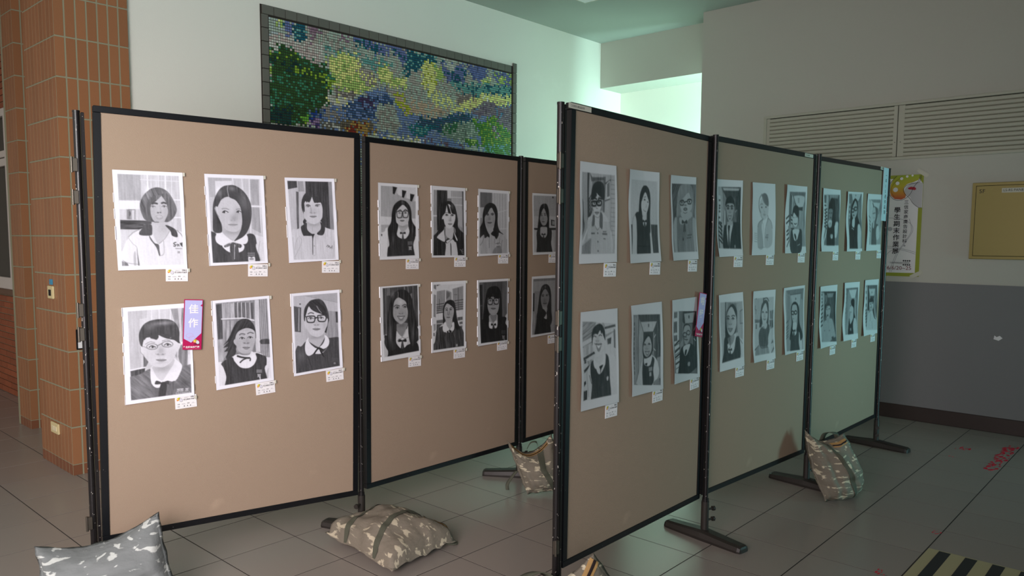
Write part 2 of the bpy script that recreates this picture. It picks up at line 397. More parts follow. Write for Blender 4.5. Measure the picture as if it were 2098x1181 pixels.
def bowtie(x, y, w, v=.2, tails=1.1):
    k = CV.k
    F(v, [(x, y), (x-w*.5, y-.22*w*k), (x-w*.62, y+.12*w*k), (x-w*.2, y+.12*w*k)])
    F(v, [(x, y), (x+w*.5, y-.22*w*k), (x+w*.62, y+.12*w*k), (x+w*.2, y+.12*w*k)])
    F(v+.03, [(x-.06*w, y), (x-w*.28, y+tails*w*k), (x-w*.05, y+tails*w*k), (x+w*.02, y+.2*w*k)])
    F(v+.03, [(x+.04*w, y), (x+w*.05, y+tails*w*k), (x+w*.28, y+tails*w*k*.95), (x+w*.1, y+.1*w*k)])
def badge(x, y, w, v=.8, crest=True):
    k = CV.k
    for j in range(2):
        for i in range(5):
            xx = x-w/2+w*i/4.6
            CV.line(v-.15, .9, T_([(xx, y+j*.32*w*k), (xx+w*.12, y+j*.32*w*k-.1*w*k), (xx+w*.1, y+j*.32*w*k+.12*w*k)]), a=.8)
    if crest:
        F(v, [(x-.3*w, y+.75*w*k), (x, y+.82*w*k), (x+.3*w, y+.75*w*k), (x+.25*w, y+1.1*w*k), (x+.3*w, y+1.4*w*k), (x, y+1.32*w*k), (x-.3*w, y+1.4*w*k), (x-.25*w, y+1.1*w*k)])
        E(.4, x, y+1.08*w*k, w*.13, w*.16*k)
def glasses(x1, y1, x2, y2, w, h, v=.15, lw=1.6, rnd=False):
    k = CV.k
    for x, y in ((x1, y1), (x2, y2)):
        if rnd: P = [(x+w*math.cos(t*.571), y+h*k*math.sin(t*.571)) for t in range(12)]
        else: P = [(x-w, y-h*k*.8), (x, y-h*k), (x+w, y-h*k*.8), (x+w*.9, y+h*k*.6), (x+w*.5, y+h*k), (x-w*.5, y+h*k), (x-w*.9, y+h*k*.6), (x-w, y-h*k*.8)]
        CV.line(v, lw, spline(T_(P), False))
    CV.line(v, lw, T_([(x1+w*.95, y1-h*k*.3), (x2-w*.95, y2-h*k*.3)]))
def corridor(q, wall=.55, ceil=.75, dark=.3, win=True):
    # one-point perspective corridor behind the sitter; q = x0,y0,x1,y1 of the picture field, vanishing box inside it
    x0, y0, x1, y1, a0, b0, a1, b1 = q
    G(wall, [(x0, y0), (x1, y0), (x1, y1), (x0, y1)], n=.10)
    G(ceil, [(x0+(a0-x0)*.5, y0), (x1-(x1-a1)*.5, y0), (a1, b0), (a0, b0)], n=.05)
    G(dark, [(a1, b0), (x1-(x1-a1)*.5, y0), (x1, y0), (x1, y1), (a1, b1)], n=.12)
    G(wall+.15, [(a0, b0), (x0+(a0-x0)*.4, y0), (x0+(a0-x0)*.4, y1), (a0, b1)], n=.1)
    if win:
        for i in range(5):
            t = i/5; yy = y0+(y1-y0)*(.12+.16*i)
            G(.42, [(x0+.02*(x1-x0), yy), (x0+.13*(x1-x0), yy+.01*(y1-y0)), (x0+.13*(x1-x0), yy+.09*(y1-y0)), (x0+.02*(x1-x0), yy+.09*(y1-y0))], n=.2)
DR = []
N1, N2, N3, N4, N5 = (132, 194), (96, 141), (84, 168), (60, 150), (48, 126)

# 1 bob-haired figure in a polo shirt, unfinished shading
D('5,5 815,38 872,1138 85,1172', *N1)
G(.76, '62,52 775,75 835,1095 130,1120', n=.05)
G(.62, '66,56 335,66 345,360 90,362', n=.06); G(.88, '90,365 330,368 330,465 95,466', n=.03)
for x in (415, 540, 622, 690): K(.9, 2.0 if x in (415, 622) else .8, f'{x},70 {x+12},{350 if x<600 else 600}')
K(.9, 1.6, '690,352 795,354'); K(.9, 1.6, '690,556 800,556'); K(.86, 1, '335,120 780,140')
G(.5, '178,468 240,470 240,585 182,580', n=.1); K(.35, .8, '205,470 275,470 275,580'); F(.25, '212,485 226,510 220,545 210,540')
G(.2, '104,590 480,598 482,630 380,640 365,698 108,698', n=.12, ang=0)
F(.86, '135,1060 140,930 200,800 330,700 460,650 560,620 640,650 740,700 822,790 832,1094 330,1112 180,1096', n=.03)
L(.5, .7, '205,785 260,730 330,700'); L(.4, .8, '755,705 800,745 822,788'); L(.5, .6, '140,1055 200,1085 330,1100'); L(.6, .6, '205,800 250,860 300,905 305,985 330,1100')
F(.45, '300,915 312,980 340,1108 318,1112 308,1050', n=.1); F(.45, '130,1070 195,1090 190,1120 135,1122', n=.1); F(.5, '262,1000 285,960 290,1090 268,1090', a=.5)
F(.74, '480,590 610,600 625,650 680,700 560,860 500,790 470,690'); S(-.07, 600, 680, 60, 60)
F(.24, '385,640 462,640 475,720 460,765 345,765 325,735 360,680', n=.06); F(.28, '440,765 500,850 548,870 558,935 566,995 552,990 520,900 455,815', n=.05)
F(.2, '622,648 670,655 745,702 762,780 700,765 680,712', n=.04); L(.55, .7, '672,715 620,800 555,858'); L(.5, .6, '605,830 610,940 600,985 560,996')
F(.33, '545,210 640,250 700,330 752,450 735,530 690,585 615,606 520,612 400,592 350,510 330,430 345,350 390,280 460,225', n=.12, ang=1.2)
S(.18, 430, 300, 40, 80); S(.15, 640, 300, 35, 60); S(-.08, 500, 380, 120, 60)
F(.7, '578,305 610,345 640,410 655,500 630,580 600,610 520,614 480,580 455,510 455,420 520,365', n=.02)
F(.33, '575,300 540,345 455,410 452,560 470,590 420,590 400,440 470,320', n=.1); F(.33, '580,300 625,370 650,440 655,510 618,606 690,585 720,450 640,280', n=.1)
face_shade(550, 480, 100, 130, .06); L(.22, 2.6, '475,400 500,392 528,398'); L(.22, 2.6, '582,392 605,386 628,394')
eye(480, 434, 52, .3); eye(610, 432, 52, .25); E(.3, 540, 503, 12, 8); E(.3, 568, 500, 10, 8); L(.6, .8, '560,420 575,480 580,505')
L(.55, .8, '512,548 540,530 570,532 595,548'); L(.58, 2.2, '525,562 550,575 590,562'); K(.3, 1.2, '545,612 500,612')
L(.2, 1.4, '742,842 722,850 722,862 740,872 735,886 720,884'); L(.2, 1, '750,870 765,865 762,885 775,866 780,884'); G(.2, '786,850 818,842 818,893 800,880')
K(.45, 1, '742,912 812,914'); K(.45, 1.2, '768,946 768,962'); K(.45, 1.2, '782,946 782,962')
done()

# 2 girl with a side-swept bob looking aside
D('22,8 765,28 818,1140 80,1172', *N1)
G(.74, '66,52 725,70 778,1112 122,1132', n=.03)
G(.66, '66,52 370,56 372,95 160,98 170,300 90,300', n=.03); G(.85, '160,98 370,95 375,200 165,300', n=.02)
for x in (380, 495, 590, 720): K(.86, 2, f'{x},62 {x+14},{760 if x>500 else 200}')
K(.9, 2.4, '610,415 750,418'); G(.6, '614,428 712,430 735,760 625,700', n=.05); G(.62, '600,75 705,78 712,400 612,398', n=.05)
F(.84, '560,800 650,775 730,800 772,850 778,1110 650,1112', n=.03); L(.6, .7, '720,860 700,1000 730,1100')
F(.2, '110,785 150,750 240,900 400,1000 520,880 560,770 648,778 678,880 668,930 680,1108 124,1130', n=.04)
G(.2, '105,750 160,748 160,790 110,800')
F(.9, '215,735 160,790 165,860 215,905 262,912 310,885 390,865 420,880 470,895 540,892 568,850 560,790 520,770 400,850 330,800')
F(.9, '245,910 270,955 340,1000 440,1005 510,970 515,905 420,890 320,890')
F(.72, '240,660 500,620 460,740 400,840 370,852 300,800 245,740'); S(-.12, 380, 740, 110, 40)
F(.2, '325,150 400,150 490,200 560,280 605,380 618,500 605,620 570,720 520,790 420,850 400,848 460,770 490,680 440,400 330,300 240,330 190,420 150,440 200,560 235,640 235,745 135,735 125,600 128,420 150,320 200,220 260,165', n=.06)
F(.76, '330,292 400,325 450,380 480,440 495,540 498,640 470,700 430,735 360,738 290,710 245,650 205,560 188,500 192,420 250,340', n=.015)
F(.78, '162,418 185,425 195,480 205,540 185,520 160,460'); L(.45, .7, '165,420 160,450 185,520 205,545')
F(.2, '330,290 440,350 485,430 498,560 495,650 470,740 420,830 400,848 520,790 600,620 560,380 420,220'); S(.12, 520, 360, 60, 110)
S(.2, 215, 245, 35, 60); S(.16, 380, 190, 50, 30); L(.6, 1.2, '322,158 315,200 322,250 330,292')
face_shade(350, 520, 130, 180, .05); S(-.10, 450, 480, 40, 60); S(-.06, 400, 560, 40, 50)
L(.5, 1.7, '245,447 290,442 328,455', a=.8); L(.5, 1.5, '425,455 455,448 478,452', a=.8)
eye(285, 490, 72, .15, -.2); eye(458, 488, 62, .15, -.18); nose(385, 592, 70, .5); mouth(380, 645, 110, .5, -.02)
F(.35, '270,912 330,885 345,890 345,912 310,930 272,935', n=.1); F(.3, '385,880 470,895 492,920 470,945 430,930', n=.15)
F(.25, '345,895 400,890 400,1085 362,1090 342,1000', n=.08); F(.25, '405,930 440,920 455,1082 412,1092', n=.08); K(.8, .8, '398,900 396,1085')
badge(608, 1015, 84, .72, False); F(.85, '570,1070 590,1060 612,1068 636,1058 656,1075 645,1108 582,1108'); E(.45, 612, 1086, 30, 12)
done()

# 3 girl in polo shirt, thin fringe
D('5,10 692,25 750,1140 65,1178', *N1)
G(.72, '42,52 660,65 708,1128 130,1135', n=.04)
G(.2, '42,54 175,56 182,145 45,170', n=.06); G(.18, '295,62 612,68 640,715 560,700 500,620 300,250', n=.05); G(.3, '165,200 200,205 208,710 180,715', n=.08)
G(.55, '190,60 260,60 280,200 200,200', n=.06); G(.5, '615,70 660,70 690,740 640,710', n=.05)
F(.78, '100,760 180,715 250,690 300,660 520,650 570,690 650,720 705,760 710,1090 690,1120 130,1130', n=.05)
for s in ('190,830 160,900 150,1000', '215,810 240,900 150,1090', '700,870 685,960 690,1090', '120,830 130,960 140,1060'): L(.55, .9, s, a=.6)
F(.17, '262,610 290,560 300,500 270,500 240,400 250,300 300,220 400,185 480,205 530,260 555,360 548,470 520,580 480,640 300,650', n=.06)
F(.72, '312,600 500,600 510,690 450,770 390,785 330,740'); S(-.12, 410, 650, 80, 30); L(.6, .7, '395,680 392,720 398,740')
F(.8, '390,250 420,350 500,345 530,420 532,500 525,560 490,610 440,640 400,645 330,615 285,560 270,480 272,380 300,330 330,340 350,340', n=.02)
for s in ('390,250 375,300 360,335 345,345 335,300 350,250', '385,255 410,335 425,350 420,290', '300,330 320,345 335,260 290,290', '420,270 450,350 480,350 500,345 480,280'): F(.17, s)
F(.17, '262,350 275,345 283,400 285,470 272,465'); face_shade(400, 470, 120, 150, .06)
L(.3, 1.4, '305,385 335,378 362,392'); L(.3, 1.4, '435,385 460,376 495,380'); eye(332, 402, 54, .25); eye(458, 398, 50, .25)
L(.5, .8, '370,420 375,470 362,488'); nose(400, 490, 75, .45); mouth(403, 538, 88, .4)
F(.17, '300,630 315,635 322,720 380,775 425,782 385,805 300,805 262,795 232,690 270,650', n=.05); F(.17, '500,615 560,670 562,740 535,795 480,795 455,772 500,720 510,670', n=.05)
F(.12, '385,790 420,785 402,850 400,1045 392,1045 390,850'); K(.65, .8, '435,800 440,1070 405,1080'); E(.4, 418, 945, 6, 6)
for s in ('585,955 605,935 615,960', '605,965 625,945 632,975', '635,975 655,960 662,940 658,985'): L(.3, 1, s)
done()

# 4 girl in oval glasses with a blunt fringe
D('8,65 690,12 832,1055 45,1180', *N1)
G(.78, '62,100 680,55 795,1018 108,1120', n=.03)
G(.7, '64,100 258,85 260,165 185,175 190,260 215,700 100,740', n=.05)
for x, v in ((300, .9), (375, .9), (490, .9)): G(v, f'{x},80 {x+8},80 {x+14},200 {x+6},200')
G(.55, '495,70 565,66 600,250 580,430 600,600 570,560 540,200', n=.06); G(.5, '605,62 680,58 712,400 640,410 610,200', n=.08)
K(.9, 3, '620,425 740,415'); G(.45, '610,450 700,440 720,690 650,690 610,580', n=.08); K(.86, 2.5, '725,560 745,690')
G(.4, '235,560 290,640 270,700 240,700', n=.1)
G(.22, '98,750 260,708 262,770 180,800 105,860', n=.08); K(.88, 2, '98,738 262,705')
F(.78, '330,640 270,690 260,760 320,730')
F(.38, '105,860 200,790 330,730 400,950 600,700 660,690 775,702 796,1015 108,1118', n=.08, ang=.8)
S(.1, 200, 950, 60, 90); S(-.1, 700, 900, 60, 60)
F(.9, '345,690 318,720 322,830 345,925 380,930 440,900 520,870 580,878 625,830 662,690 600,620 568,600 560,680 440,850 360,760')
F(.9, '360,935 410,960 460,945 540,905 500,880 400,900')
F(.78, '350,690 565,610 545,690 470,850 430,855 380,800 350,740'); S(-.14, 450, 720, 100, 50)
F(.36, '335,960 350,925 405,1075 395,1082'); F(.33, '345,925 400,960 520,910 600,880 545,1030 410,1080 370,1000', n=.06)
F(.2, '182,370 190,300 230,230 300,190 400,175 500,182 560,220 600,300 608,400 622,430 590,420 520,370 400,345 300,370 245,390 228,465 200,450', n=.06)
F(.83, '390,345 480,375 560,400 595,430 590,520 565,600 520,660 460,700 400,702 330,680 275,610 245,540 222,480 240,385 300,365 370,390', n=.015)
F(.83, '222,480 200,470 205,520 240,570 262,590'); F(.83, '596,435 625,440 615,490 588,520'); L(.5, .6, '200,470 205,530 240,565')
for s in ('240,395 262,370 300,355 290,300 240,330', '300,370 340,385 372,390 388,350 330,330', '400,340 450,370 505,380 500,330', '500,380 560,395 600,420 590,350'): F(.2, s)
S(.25, 440, 215, 110, 22); S(.12, 300, 260, 50, 40); face_shade(420, 540, 160, 170, .06)
L(.5, 1, '255,440 300,415 350,422'); L(.5, 1, '430,405 470,392 510,400')
eye(328, 472, 66, .2, .03); eye(488, 447, 66, .2, .03); glasses(325, 467, 485, 440, 58, 32, .42, 1.1, True); L(.5, .8, '270,485 240,468 222,465')
S(-.1, 420, 500, 30, 60); nose(418, 552, 92, .42); mouth(430, 617, 105, .42); S(-.1, 430, 650, 60, 15)
bowtie(455, 895, 130, .2, 1.0); F(.17, '440,905 500,900 510,985 470,1068 415,1078')
for i, x in enumerate((630, 668, 725)): K(.82, 1, f'{x},{975-i*4} {x+28},{972-i*4}'); K(.82, 1, f'{x+3},{985-i*4} {x+25},{984-i*4}'); K(.82, 1, f'{x},{1002-i*4} {x+28},{998-i*4}')
for x in range(625, 790, 24): E(.72, x, 1028-(x-625)*.1, 9, 9); E(.42, x, 1028-(x-625)*.1, 4, 4)
done()

# 5 girl with wind-blown hair in a dark vest
D('8,80 720,10 780,1045 72,1178', *N1)
G(.5, '55,108 695,45 748,1015 112,1125', n=.1)
G(.22, '62,125 130,115 150,540 90,550', n=.08); G(.6, '90,555 180,550 200,760 108,850', n=.15)
for x in (140, 190, 245): G(.62, f'{x},110 {x+38},106 {x+45},290 {x+4},295', n=.12); G(.6, f'{x+8},320 {x+46},318 {x+30},560 {x+14},570', n=.12)
for x in (290, 335, 385, 435, 490): G(.3, f'{x},100 {x+36},95 {x+40},290 {x+6},295', n=.12); K(.8, 1.1, f'{x-4},100 {x+4},292')
K(.85, 2, '135,300 400,285 535,312'); G(.78, '545,65 600,60 620,700 560,700', n=.06); L(.3, 1, '600,60 610,400 620,700')
for x in (620, 640, 662, 682): L(.7, 1.2, f'{x},60 {x-6},250 {x+10},500 {x+6},740'); L(.3, 1, f'{x+9},60 {x+4},250 {x+18},500 {x+14},740')
F(.22, '608,560 640,542 718,540 720,598 640,602 612,590', n=.06)
F(.86, '105,860 170,820 300,740 560,700 690,760 735,800 748,1012 112,1122', n=.03); F(.6, '690,960 715,900 700,1000', a=.5)
F(.17, '135,840 260,765 300,820 370,890 460,900 530,860 570,780 560,715 640,735 685,760 690,850 668,900 665,1030 205,1112 195,1010 160,900', n=.05)
F(.15, '330,330 400,295 470,300 520,345 550,410 562,500 555,530 540,440 420,420 330,470 300,560 320,650 300,740 200,790 190,760 170,790 215,700 170,700 215,640 160,650 220,580 160,620 200,570 240,500 280,400', n=.06, ang=2.1)
F(.6, '330,640 520,620 500,730 440,750 340,715', n=.03); S(-.15, 420, 710, 80, 25)
F(.9, '290,760 330,735 400,745 480,735 505,690 540,720 562,780 530,860 450,895 370,880 310,820', n=.03)
F(.7, '440,408 520,425 548,480 550,560 530,640 500,700 450,722 390,718 340,680 318,600 310,520 345,450', n=.02)
F(.7, '300,545 315,560 322,620 295,600 285,570'); face_shade(430, 580, 110, 140, .08); S(-.06, 440, 430, 80, 20)
L(.3, 1.7, '358,490 385,476 425,484'); L(.3, 1.7, '458,475 490,460 528,470'); eye(390, 534, 60, .15); eye(490, 524, 58, .12)
nose(442, 590, 72, .22); mouth(442, 645, 82, .3, 0, .1); L(.5, .8, '360,500 385,490 420,500')
L(.15, 3, '335,752 380,765 430,772 470,775'); L(.15, 2.2, '480,770 492,785 490,805'); L(.15, 2.4, '445,778 400,800 368,830')
badge(600, 925, 62, .78)
done()

# 6 girl in square glasses with tied-back hair
D('5,68 662,10 708,1060 48,1178', *N1)
G(.7, '38,100 635,50 668,1035 80,1138', n=.03); G(.62, '40,100 200,95 640,185 640,55', n=.02); K(.55, .8, '205,95 635,180')
G(.55, '515,290 640,305 655,690 500,650', n=.06); G(.25, '45,232 150,250 145,580 60,572', n=.06); K(.7, 1.5, '120,262 118,560'); G(.18, '612,302 640,304 646,450 620,448', n=.05)
E(.15, 134, 204, 12, 8)
F(.2, '80,800 150,770 215,700 300,660 480,640 520,655 655,692 667,1035 82,1135', n=.04); S(.1, 160, 900, 50, 80); L(.12, 1.2, '215,860 260,960 300,1090')
F(.18, '190,420 185,330 200,250 260,170 340,138 410,140 460,180 500,260 520,340 528,420 515,460 480,640 460,600 490,420 250,300 205,420', n=.05)
F(.7, '255,590 470,580 468,650 400,770 370,775 300,735 250,690'); S(-.12, 360, 645, 90, 25)
F(.8, '255,235 300,270 380,320 460,350 490,400 498,470 480,540 450,600 390,640 340,640 280,610 235,550 215,480 205,400 215,320', n=.015)
F(.8, '210,440 195,450 200,500 222,545'); F(.8, '495,400 510,410 505,480 485,515')
F(.14, '255,180 300,150 400,160 470,260 500,350 470,360 420,330 350,310 290,275 255,225', n=.05, ang=.7); F(.14, '262,190 230,230 200,310 190,410 205,380 240,260')
L(.7, .8, '362,230 390,280 425,320'); face_shade(355, 470, 130, 160, .06); S(-.07, 470, 480, 30, 60)
L(.3, 2, '245,335 280,318 318,328'); eye(280, 396, 66, .2); eye(420, 388, 64, .2); glasses(280, 405, 430, 392, 56, 38, .16, 2.2)
K(.16, 1.6, '225,375 205,372'); K(.16, 1.8, '480,365 492,378'); nose(358, 480, 72, .4); mouth(357, 535, 98, .35)
F(.88, '250,650 215,700 200,790 215,870 250,898 290,885 330,850 365,800 340,790 280,740 250,690'); F(.88, '470,615 522,665 528,730 500,780 450,805 410,800 395,785 440,740 468,680')
F(.85, '335,865 385,810 440,850 500,790 440,860 400,872'); L(.1, 3, '330,862 360,820 388,792 440,815'); F(.1, '395,805 425,830 465,915 440,900 410,850')
badge(600, 938, 80, .42, False); E(.45, 600, 1000, 14, 14)
done()

# 7 long-haired girl in big glasses, square wall openings behind
D('10,5 608,38 632,1170 32,1175', *N2)
G(.86, '52,50 585,78 585,1120 55,1130', n=.02); G(.68, '52,50 240,60 320,190 585,290 585,552 55,512', n=.04); G(.7, '55,640 200,640 100,760 60,820', n=.04)
for x, y in ((237, 62), (378, 116), (500, 172)): G(.15, f'{x},{y} {x+68},{y+15} {x+30},{y+120} {x},{y+110}'); G(.75, f'{x+68},{y+15} {x+64},{y+126} {x+30},{y+120}', n=.05)
F(.9, '60,830 110,740 170,680 560,690 600,760 590,1110 150,1125 70,1120'); K(.6, .8, '165,770 160,1000'); E(.15, 66, 795, 8, 18)
F(.2, '165,700 300,640 330,830 440,850 490,700 570,760 575,850 545,960 545,1110 240,1122 150,1120 155,1010 180,940', n=.05)
F(.88, '290,650 320,640 370,740 460,680 490,700 480,790 440,840 370,848 310,820 285,730'); F(.72, '330,640 460,640 460,690 390,760 345,715'); S(-.1, 390, 670, 50, 20)
F(.17, '350,270 430,285 490,350 520,450 535,600 590,770 540,830 480,700 470,560 470,450 420,360 380,345 310,420 285,500 290,600 320,650 300,760 250,980 195,960 180,800 160,700 210,600 225,450 260,340', n=.09)
F(.83, '390,345 440,380 465,430 482,500 478,580 440,640 390,662 340,645 300,590 285,500 300,430 350,370', n=.015)
S(.15, 240, 850, 20, 90); S(.12, 540, 740, 15, 60); S(.12, 380, 300, 20, 30); face_shade(385, 530, 85, 110, .05)
L(.2, 1.6, '320,435 345,418 365,425'); L(.2, 1.6, '405,430 430,412 455,430'); eye(340, 468, 36, .35); eye(430, 466, 38, .15); glasses(338, 486, 430, 484, 40, 38, .2, 1.8); nose(380, 530, 40, .3); mouth(380, 580, 60, .35)
bowtie(388, 772, 70, .2, 1.6); badge(498, 915, 66, .75)
done()

# 8 smiling girl with long centre-parted hair
D('8,48 590,8 605,1095 32,1178', *N2)
G(.28, '50,68 575,28 590,1025 72,1112', n=.08); G(.45, '115,65 165,60 170,180 110,185', n=.06); K(.5, 1.5, '95,70 110,770'); K(.55, 2, '380,45 385,100'); K(.6, 1.2, '430,45 440,140'); G(.5, '455,170 495,145 495,230 480,230', n=.05); K(.4, 3, '505,40 520,400')
F(.78, '70,820 110,770 560,660 590,700 590,1020 75,1110', n=.05)
F(.15, '80,780 250,900 330,985 410,940 560,900 560,1025 140,1100 130,1030', n=.04)
F(.85, '255,720 300,770 345,810 400,740 430,640 440,700 440,820 400,950 330,985 270,930 250,860'); F(.55, '260,620 415,600 415,660 350,800 335,805 270,730', n=.02); S(-.12, 340, 640, 60, 30)
F(.18, '280,105 380,95 450,150 490,240 520,400 560,640 580,800 550,900 480,950 440,800 425,500 400,300 290,220 225,290 210,400 215,500 260,620 250,860 260,960 200,1010 130,1010 85,930 80,850 120,750 130,500 160,300 200,180', n=.08)
S(.2, 170, 750, 25, 180); S(.14, 500, 760, 22, 120); S(.12, 210, 170, 30, 50)
F(.72, '285,215 340,235 400,280 415,350 430,430 420,520 385,580 330,615 280,590 235,545 210,480 212,380 230,270', n=.02); L(.6, 1, '285,130 287,170 285,212'); face_shade(320, 430, 100, 150, .08); S(.08, 320, 290, 40, 40)
L(.25, 1.8, '225,350 255,330 305,342'); L(.25, 1.8, '350,340 385,320 410,335'); eye(272, 372, 56, .15); eye(388, 362, 50, .12); nose(328, 455, 66, .35); mouth(328, 505, 110, .35, .05, .2)
bowtie(345, 868, 100, .15, 1.2); L(.5, 1, '270,870 330,830 345,820 390,835 430,820'); E(.9, 348, 838, 7, 9)
done()
# order on the boards: 7,8 above are top/bottom of the second board's first column
# 9 girl in jacket with pale lapels
D('8,12 565,50 560,1168 15,1178', *N2)
G(.6, '50,80 535,100 535,1140 42,1145', n=.05); G(.62, '50,82 105,84 108,490 42,490', n=.06); K(.85, 3, '42,505 104,505'); G(.2, '105,84 272,88 272,280 160,400 130,740 105,740', n=.1)
G(.85, '275,88 335,92 335,220 275,220'); G(.5, '275,220 338,222 338,290 275,280', n=.05); G(.68, '338,95 515,100 515,700 440,640 400,350 338,290', n=.04)
for x in (360, 385, 412, 438, 462, 488): K(.78, 1, f'{x},100 {x+6},680')
K(.85, 1.5, '340,200 510,205'); K(.85, 1.5, '400,325 515,330'); G(.3, '515,105 537,106 537,820 520,820', n=.05)
F(.16, '45,900 120,870 240,900 330,800 430,880 480,800 540,870 540,1138 42,1142', n=.05); L(.35, .8, '110,900 105,1130'); L(.35, .8, '180,900 185,1130')
F(.84, '245,920 330,880 400,900 425,1138 240,1142 245,1000', n=.02); F(.12, '318,940 332,1000 330,1120 324,1120 318,1000')
F(.17, '200,290 300,262 370,310 410,400 440,560 450,700 530,820 535,850 420,880 390,700 240,690 200,780 70,900 50,860 120,740 150,450 165,350', n=.07)
F(.78, '235,680 360,680 365,800 340,885 260,840 230,750'); F(.14, '235,690 222,760 260,940 330,890 360,860 375,700 385,750 430,880 400,930 350,885 270,945 235,910')
F(.86, '230,680 215,730 105,840 130,880 230,920 218,780'); F(.86, '368,690 385,780 430,885 415,900 375,780')
F(.86, '265,330 320,330 350,460 395,470 400,540 380,620 340,690 300,708 260,690 230,640 210,560 185,560 200,500 240,450', n=.01)
for s in ('255,330 240,420 205,500 195,480 210,360', '265,330 290,330 330,460 310,468 290,460 275,400', '320,350 400,470 345,460'): F(.16, s)
S(.15, 350, 350, 20, 50); eye(262, 494, 46, .08); eye(350, 497, 46, .08); L(.35, 1, '240,460 262,452 285,458'); nose(316, 580, 36, .5); mouth(316, 635, 66, .45); L(.55, 1, '330,500 322,560 328,580')
L(.6, 1, '470,1050 490,1060 500,1100 515,1110'); L(.6, 1, '512,1040 495,1070 515,1080')
done()

# 10 girl with dark curtain hair and pale polo
D('8,12 535,50 535,1148 8,1170', *N2)
G(.72, '42,68 515,95 515,1130 40,1130', n=.03); G(.42, '42,68 255,78 250,330 42,330', n=.05); G(.55, '45,510 80,510 75,740 45,740', n=.05)
for x in (275, 320, 362, 410, 455, 500): K(.84, 1.6, f'{x},90 {x},{700 if x<480 else 900}')
K(.84, 1.6, '350,420 512,375'); K(.84, 1.6, '380,705 515,700')
F(.7, '45,880 120,800 200,790 300,800 420,780 480,860 510,960 500,1128 45,1128', n=.06); F(.42, '280,1060 400,1000 410,1128 270,1128', n=.06, a=.6)
for s in ('120,800 90,920 50,980', '205,810 205,1030', '300,880 300,950', '380,860 385,930', '430,900 410,1000 410,1110'): L(.4, 1, s)
F(.68, '165,680 275,680 270,770 210,795 175,760'); F(.15, '130,740 205,795 205,850 150,800'); F(.15, '235,790 280,740 300,830')
F(.17, '215,252 275,265 320,310 350,420 350,600 380,730 440,790 440,800 375,770 365,820 325,880 290,800 275,720 290,640 300,480 240,340 180,430 130,500 130,600 165,720 195,800 130,860 110,800 50,880 45,740 80,600 90,450 120,330 165,275', n=.06)
F(.66, '243,338 275,390 305,460 305,560 285,640 250,685 215,692 175,670 145,610 128,540 130,490 180,430', n=.02); face_shade(220, 540, 75, 110, .06)
L(.2, 1.6, '160,448 180,438 195,450'); L(.2, 1.6, '235,445 260,432 285,445'); eye(178, 465, 34, .15); eye(262, 462, 40, .15); nose(210, 535, 40, .4); mouth(213, 592, 74, .3)
for s in ('318,960 345,950 360,965', '345,965 375,945 395,965', '330,1010 375,1015'): L(.35, 1.2, s)
done()

# 11 long straight-haired girl, plain wall (third board, top)
D('18,10 520,30 520,1150 12,1172', *N3)
G(.66, '40,52 500,60 500,1112 40,1120', n=.04); G(.74, '40,440 500,440 500,660 40,660', n=.02); K(.6, 1, '40,330 500,300'); G(.18, '370,500 440,515 440,620 372,612'); G(.6, '392,520 440,528 440,600 392,600', n=.05)
G(.2, '42,662 500,655 500,695 42,700', n=.05); G(.2, '395,70 420,70 420,100 395,100')
F(.74, '45,720 100,700 380,700 410,800 400,1100 110,1100 50,1110', n=.04)
F(.2, '100,720 190,640 300,640 380,700 380,850 370,950 378,1105 110,1112 100,950', n=.04)
F(.17, '205,215 240,205 290,215 330,330 335,500 330,690 290,720 160,700 115,690 130,500 150,330 175,250', n=.06)
F(.72, '180,640 285,640 298,700 292,790 245,850 200,830 165,780 165,700', n=.03); S(-.1, 240, 640, 40, 20)
F(.66, '238,290 265,340 290,420 305,480 295,550 270,600 235,615 200,600 170,540 158,480 180,400 210,320', n=.02); L(.6, 1, '242,215 240,285'); face_shade(230, 480, 60, 110, .05)
L(.25, 1.6, '180,402 205,392'); L(.25, 1.6, '238,390 265,385'); eye(194, 430, 34, .15); eye(258, 420, 34, .15); nose(224, 500, 30, .45); mouth(224, 540, 50, .35); bowtie(228, 780, 62, .15, .9)
done()

# 12 girl before a balcony rail
D('8,30 560,8 555,1092 12,1172', *N2)
G(.86, '38,70 525,62 530,1060 40,1128', n=.02); G(.6, '90,180 240,155 345,200 345,120 520,80 520,480 90,540', n=.04); G(.5, '35,70 78,72 78,150 35,130', n=.08); G(.55, '36,225 78,240 78,600 38,590', n=.06); G(.6, '36,710 78,705 78,800 40,830', n=.05)
G(.3, '88,72 152,68 90,95'); K(.88, 3, '240,150 240,340'); K(.88, 3, '340,160 345,340'); G(.42, '248,175 308,210 305,260 248,310', n=.05); L(.88, 5, '320,130 520,75'); K(.35, 1, '380,236 420,236')
for y in (390, 430, 460, 490, 530): K(.25, 1.6, f'92,{y+4} 210,{y-14}')
for y in (330, 372, 405, 440, 475): K(.25, 1.5, f'385,{y+4} 515,{y-14}')
K(.3, 1.3, '135,310 138,460'); K(.3, 1.3, '440,130 445,480')
G(.42, '90,650 200,635 200,690 90,700', n=.05); G(.32, '90,710 190,705 120,770 88,800', n=.05); G(.4, '430,600 510,590 512,640 430,655', n=.05); G(.12, '465,675 482,672 482,708 465,710'); G(.12, '490,672 508,670 508,704 490,706'); G(.5, '470,735 510,730 510,770 480,760', n=.03); G(.12, '38,850 55,850 55,900 38,900')
F(.26, '60,1000 90,800 190,740 300,720 440,740 510,790 530,1058 60,1125 50,1060', n=.14, ang=1.5)
F(.17, '320,318 375,345 400,430 420,600 450,720 480,770 420,800 380,740 345,660 370,470 270,385 225,440 215,560 240,650 200,730 195,500 215,400 255,340', n=.06)
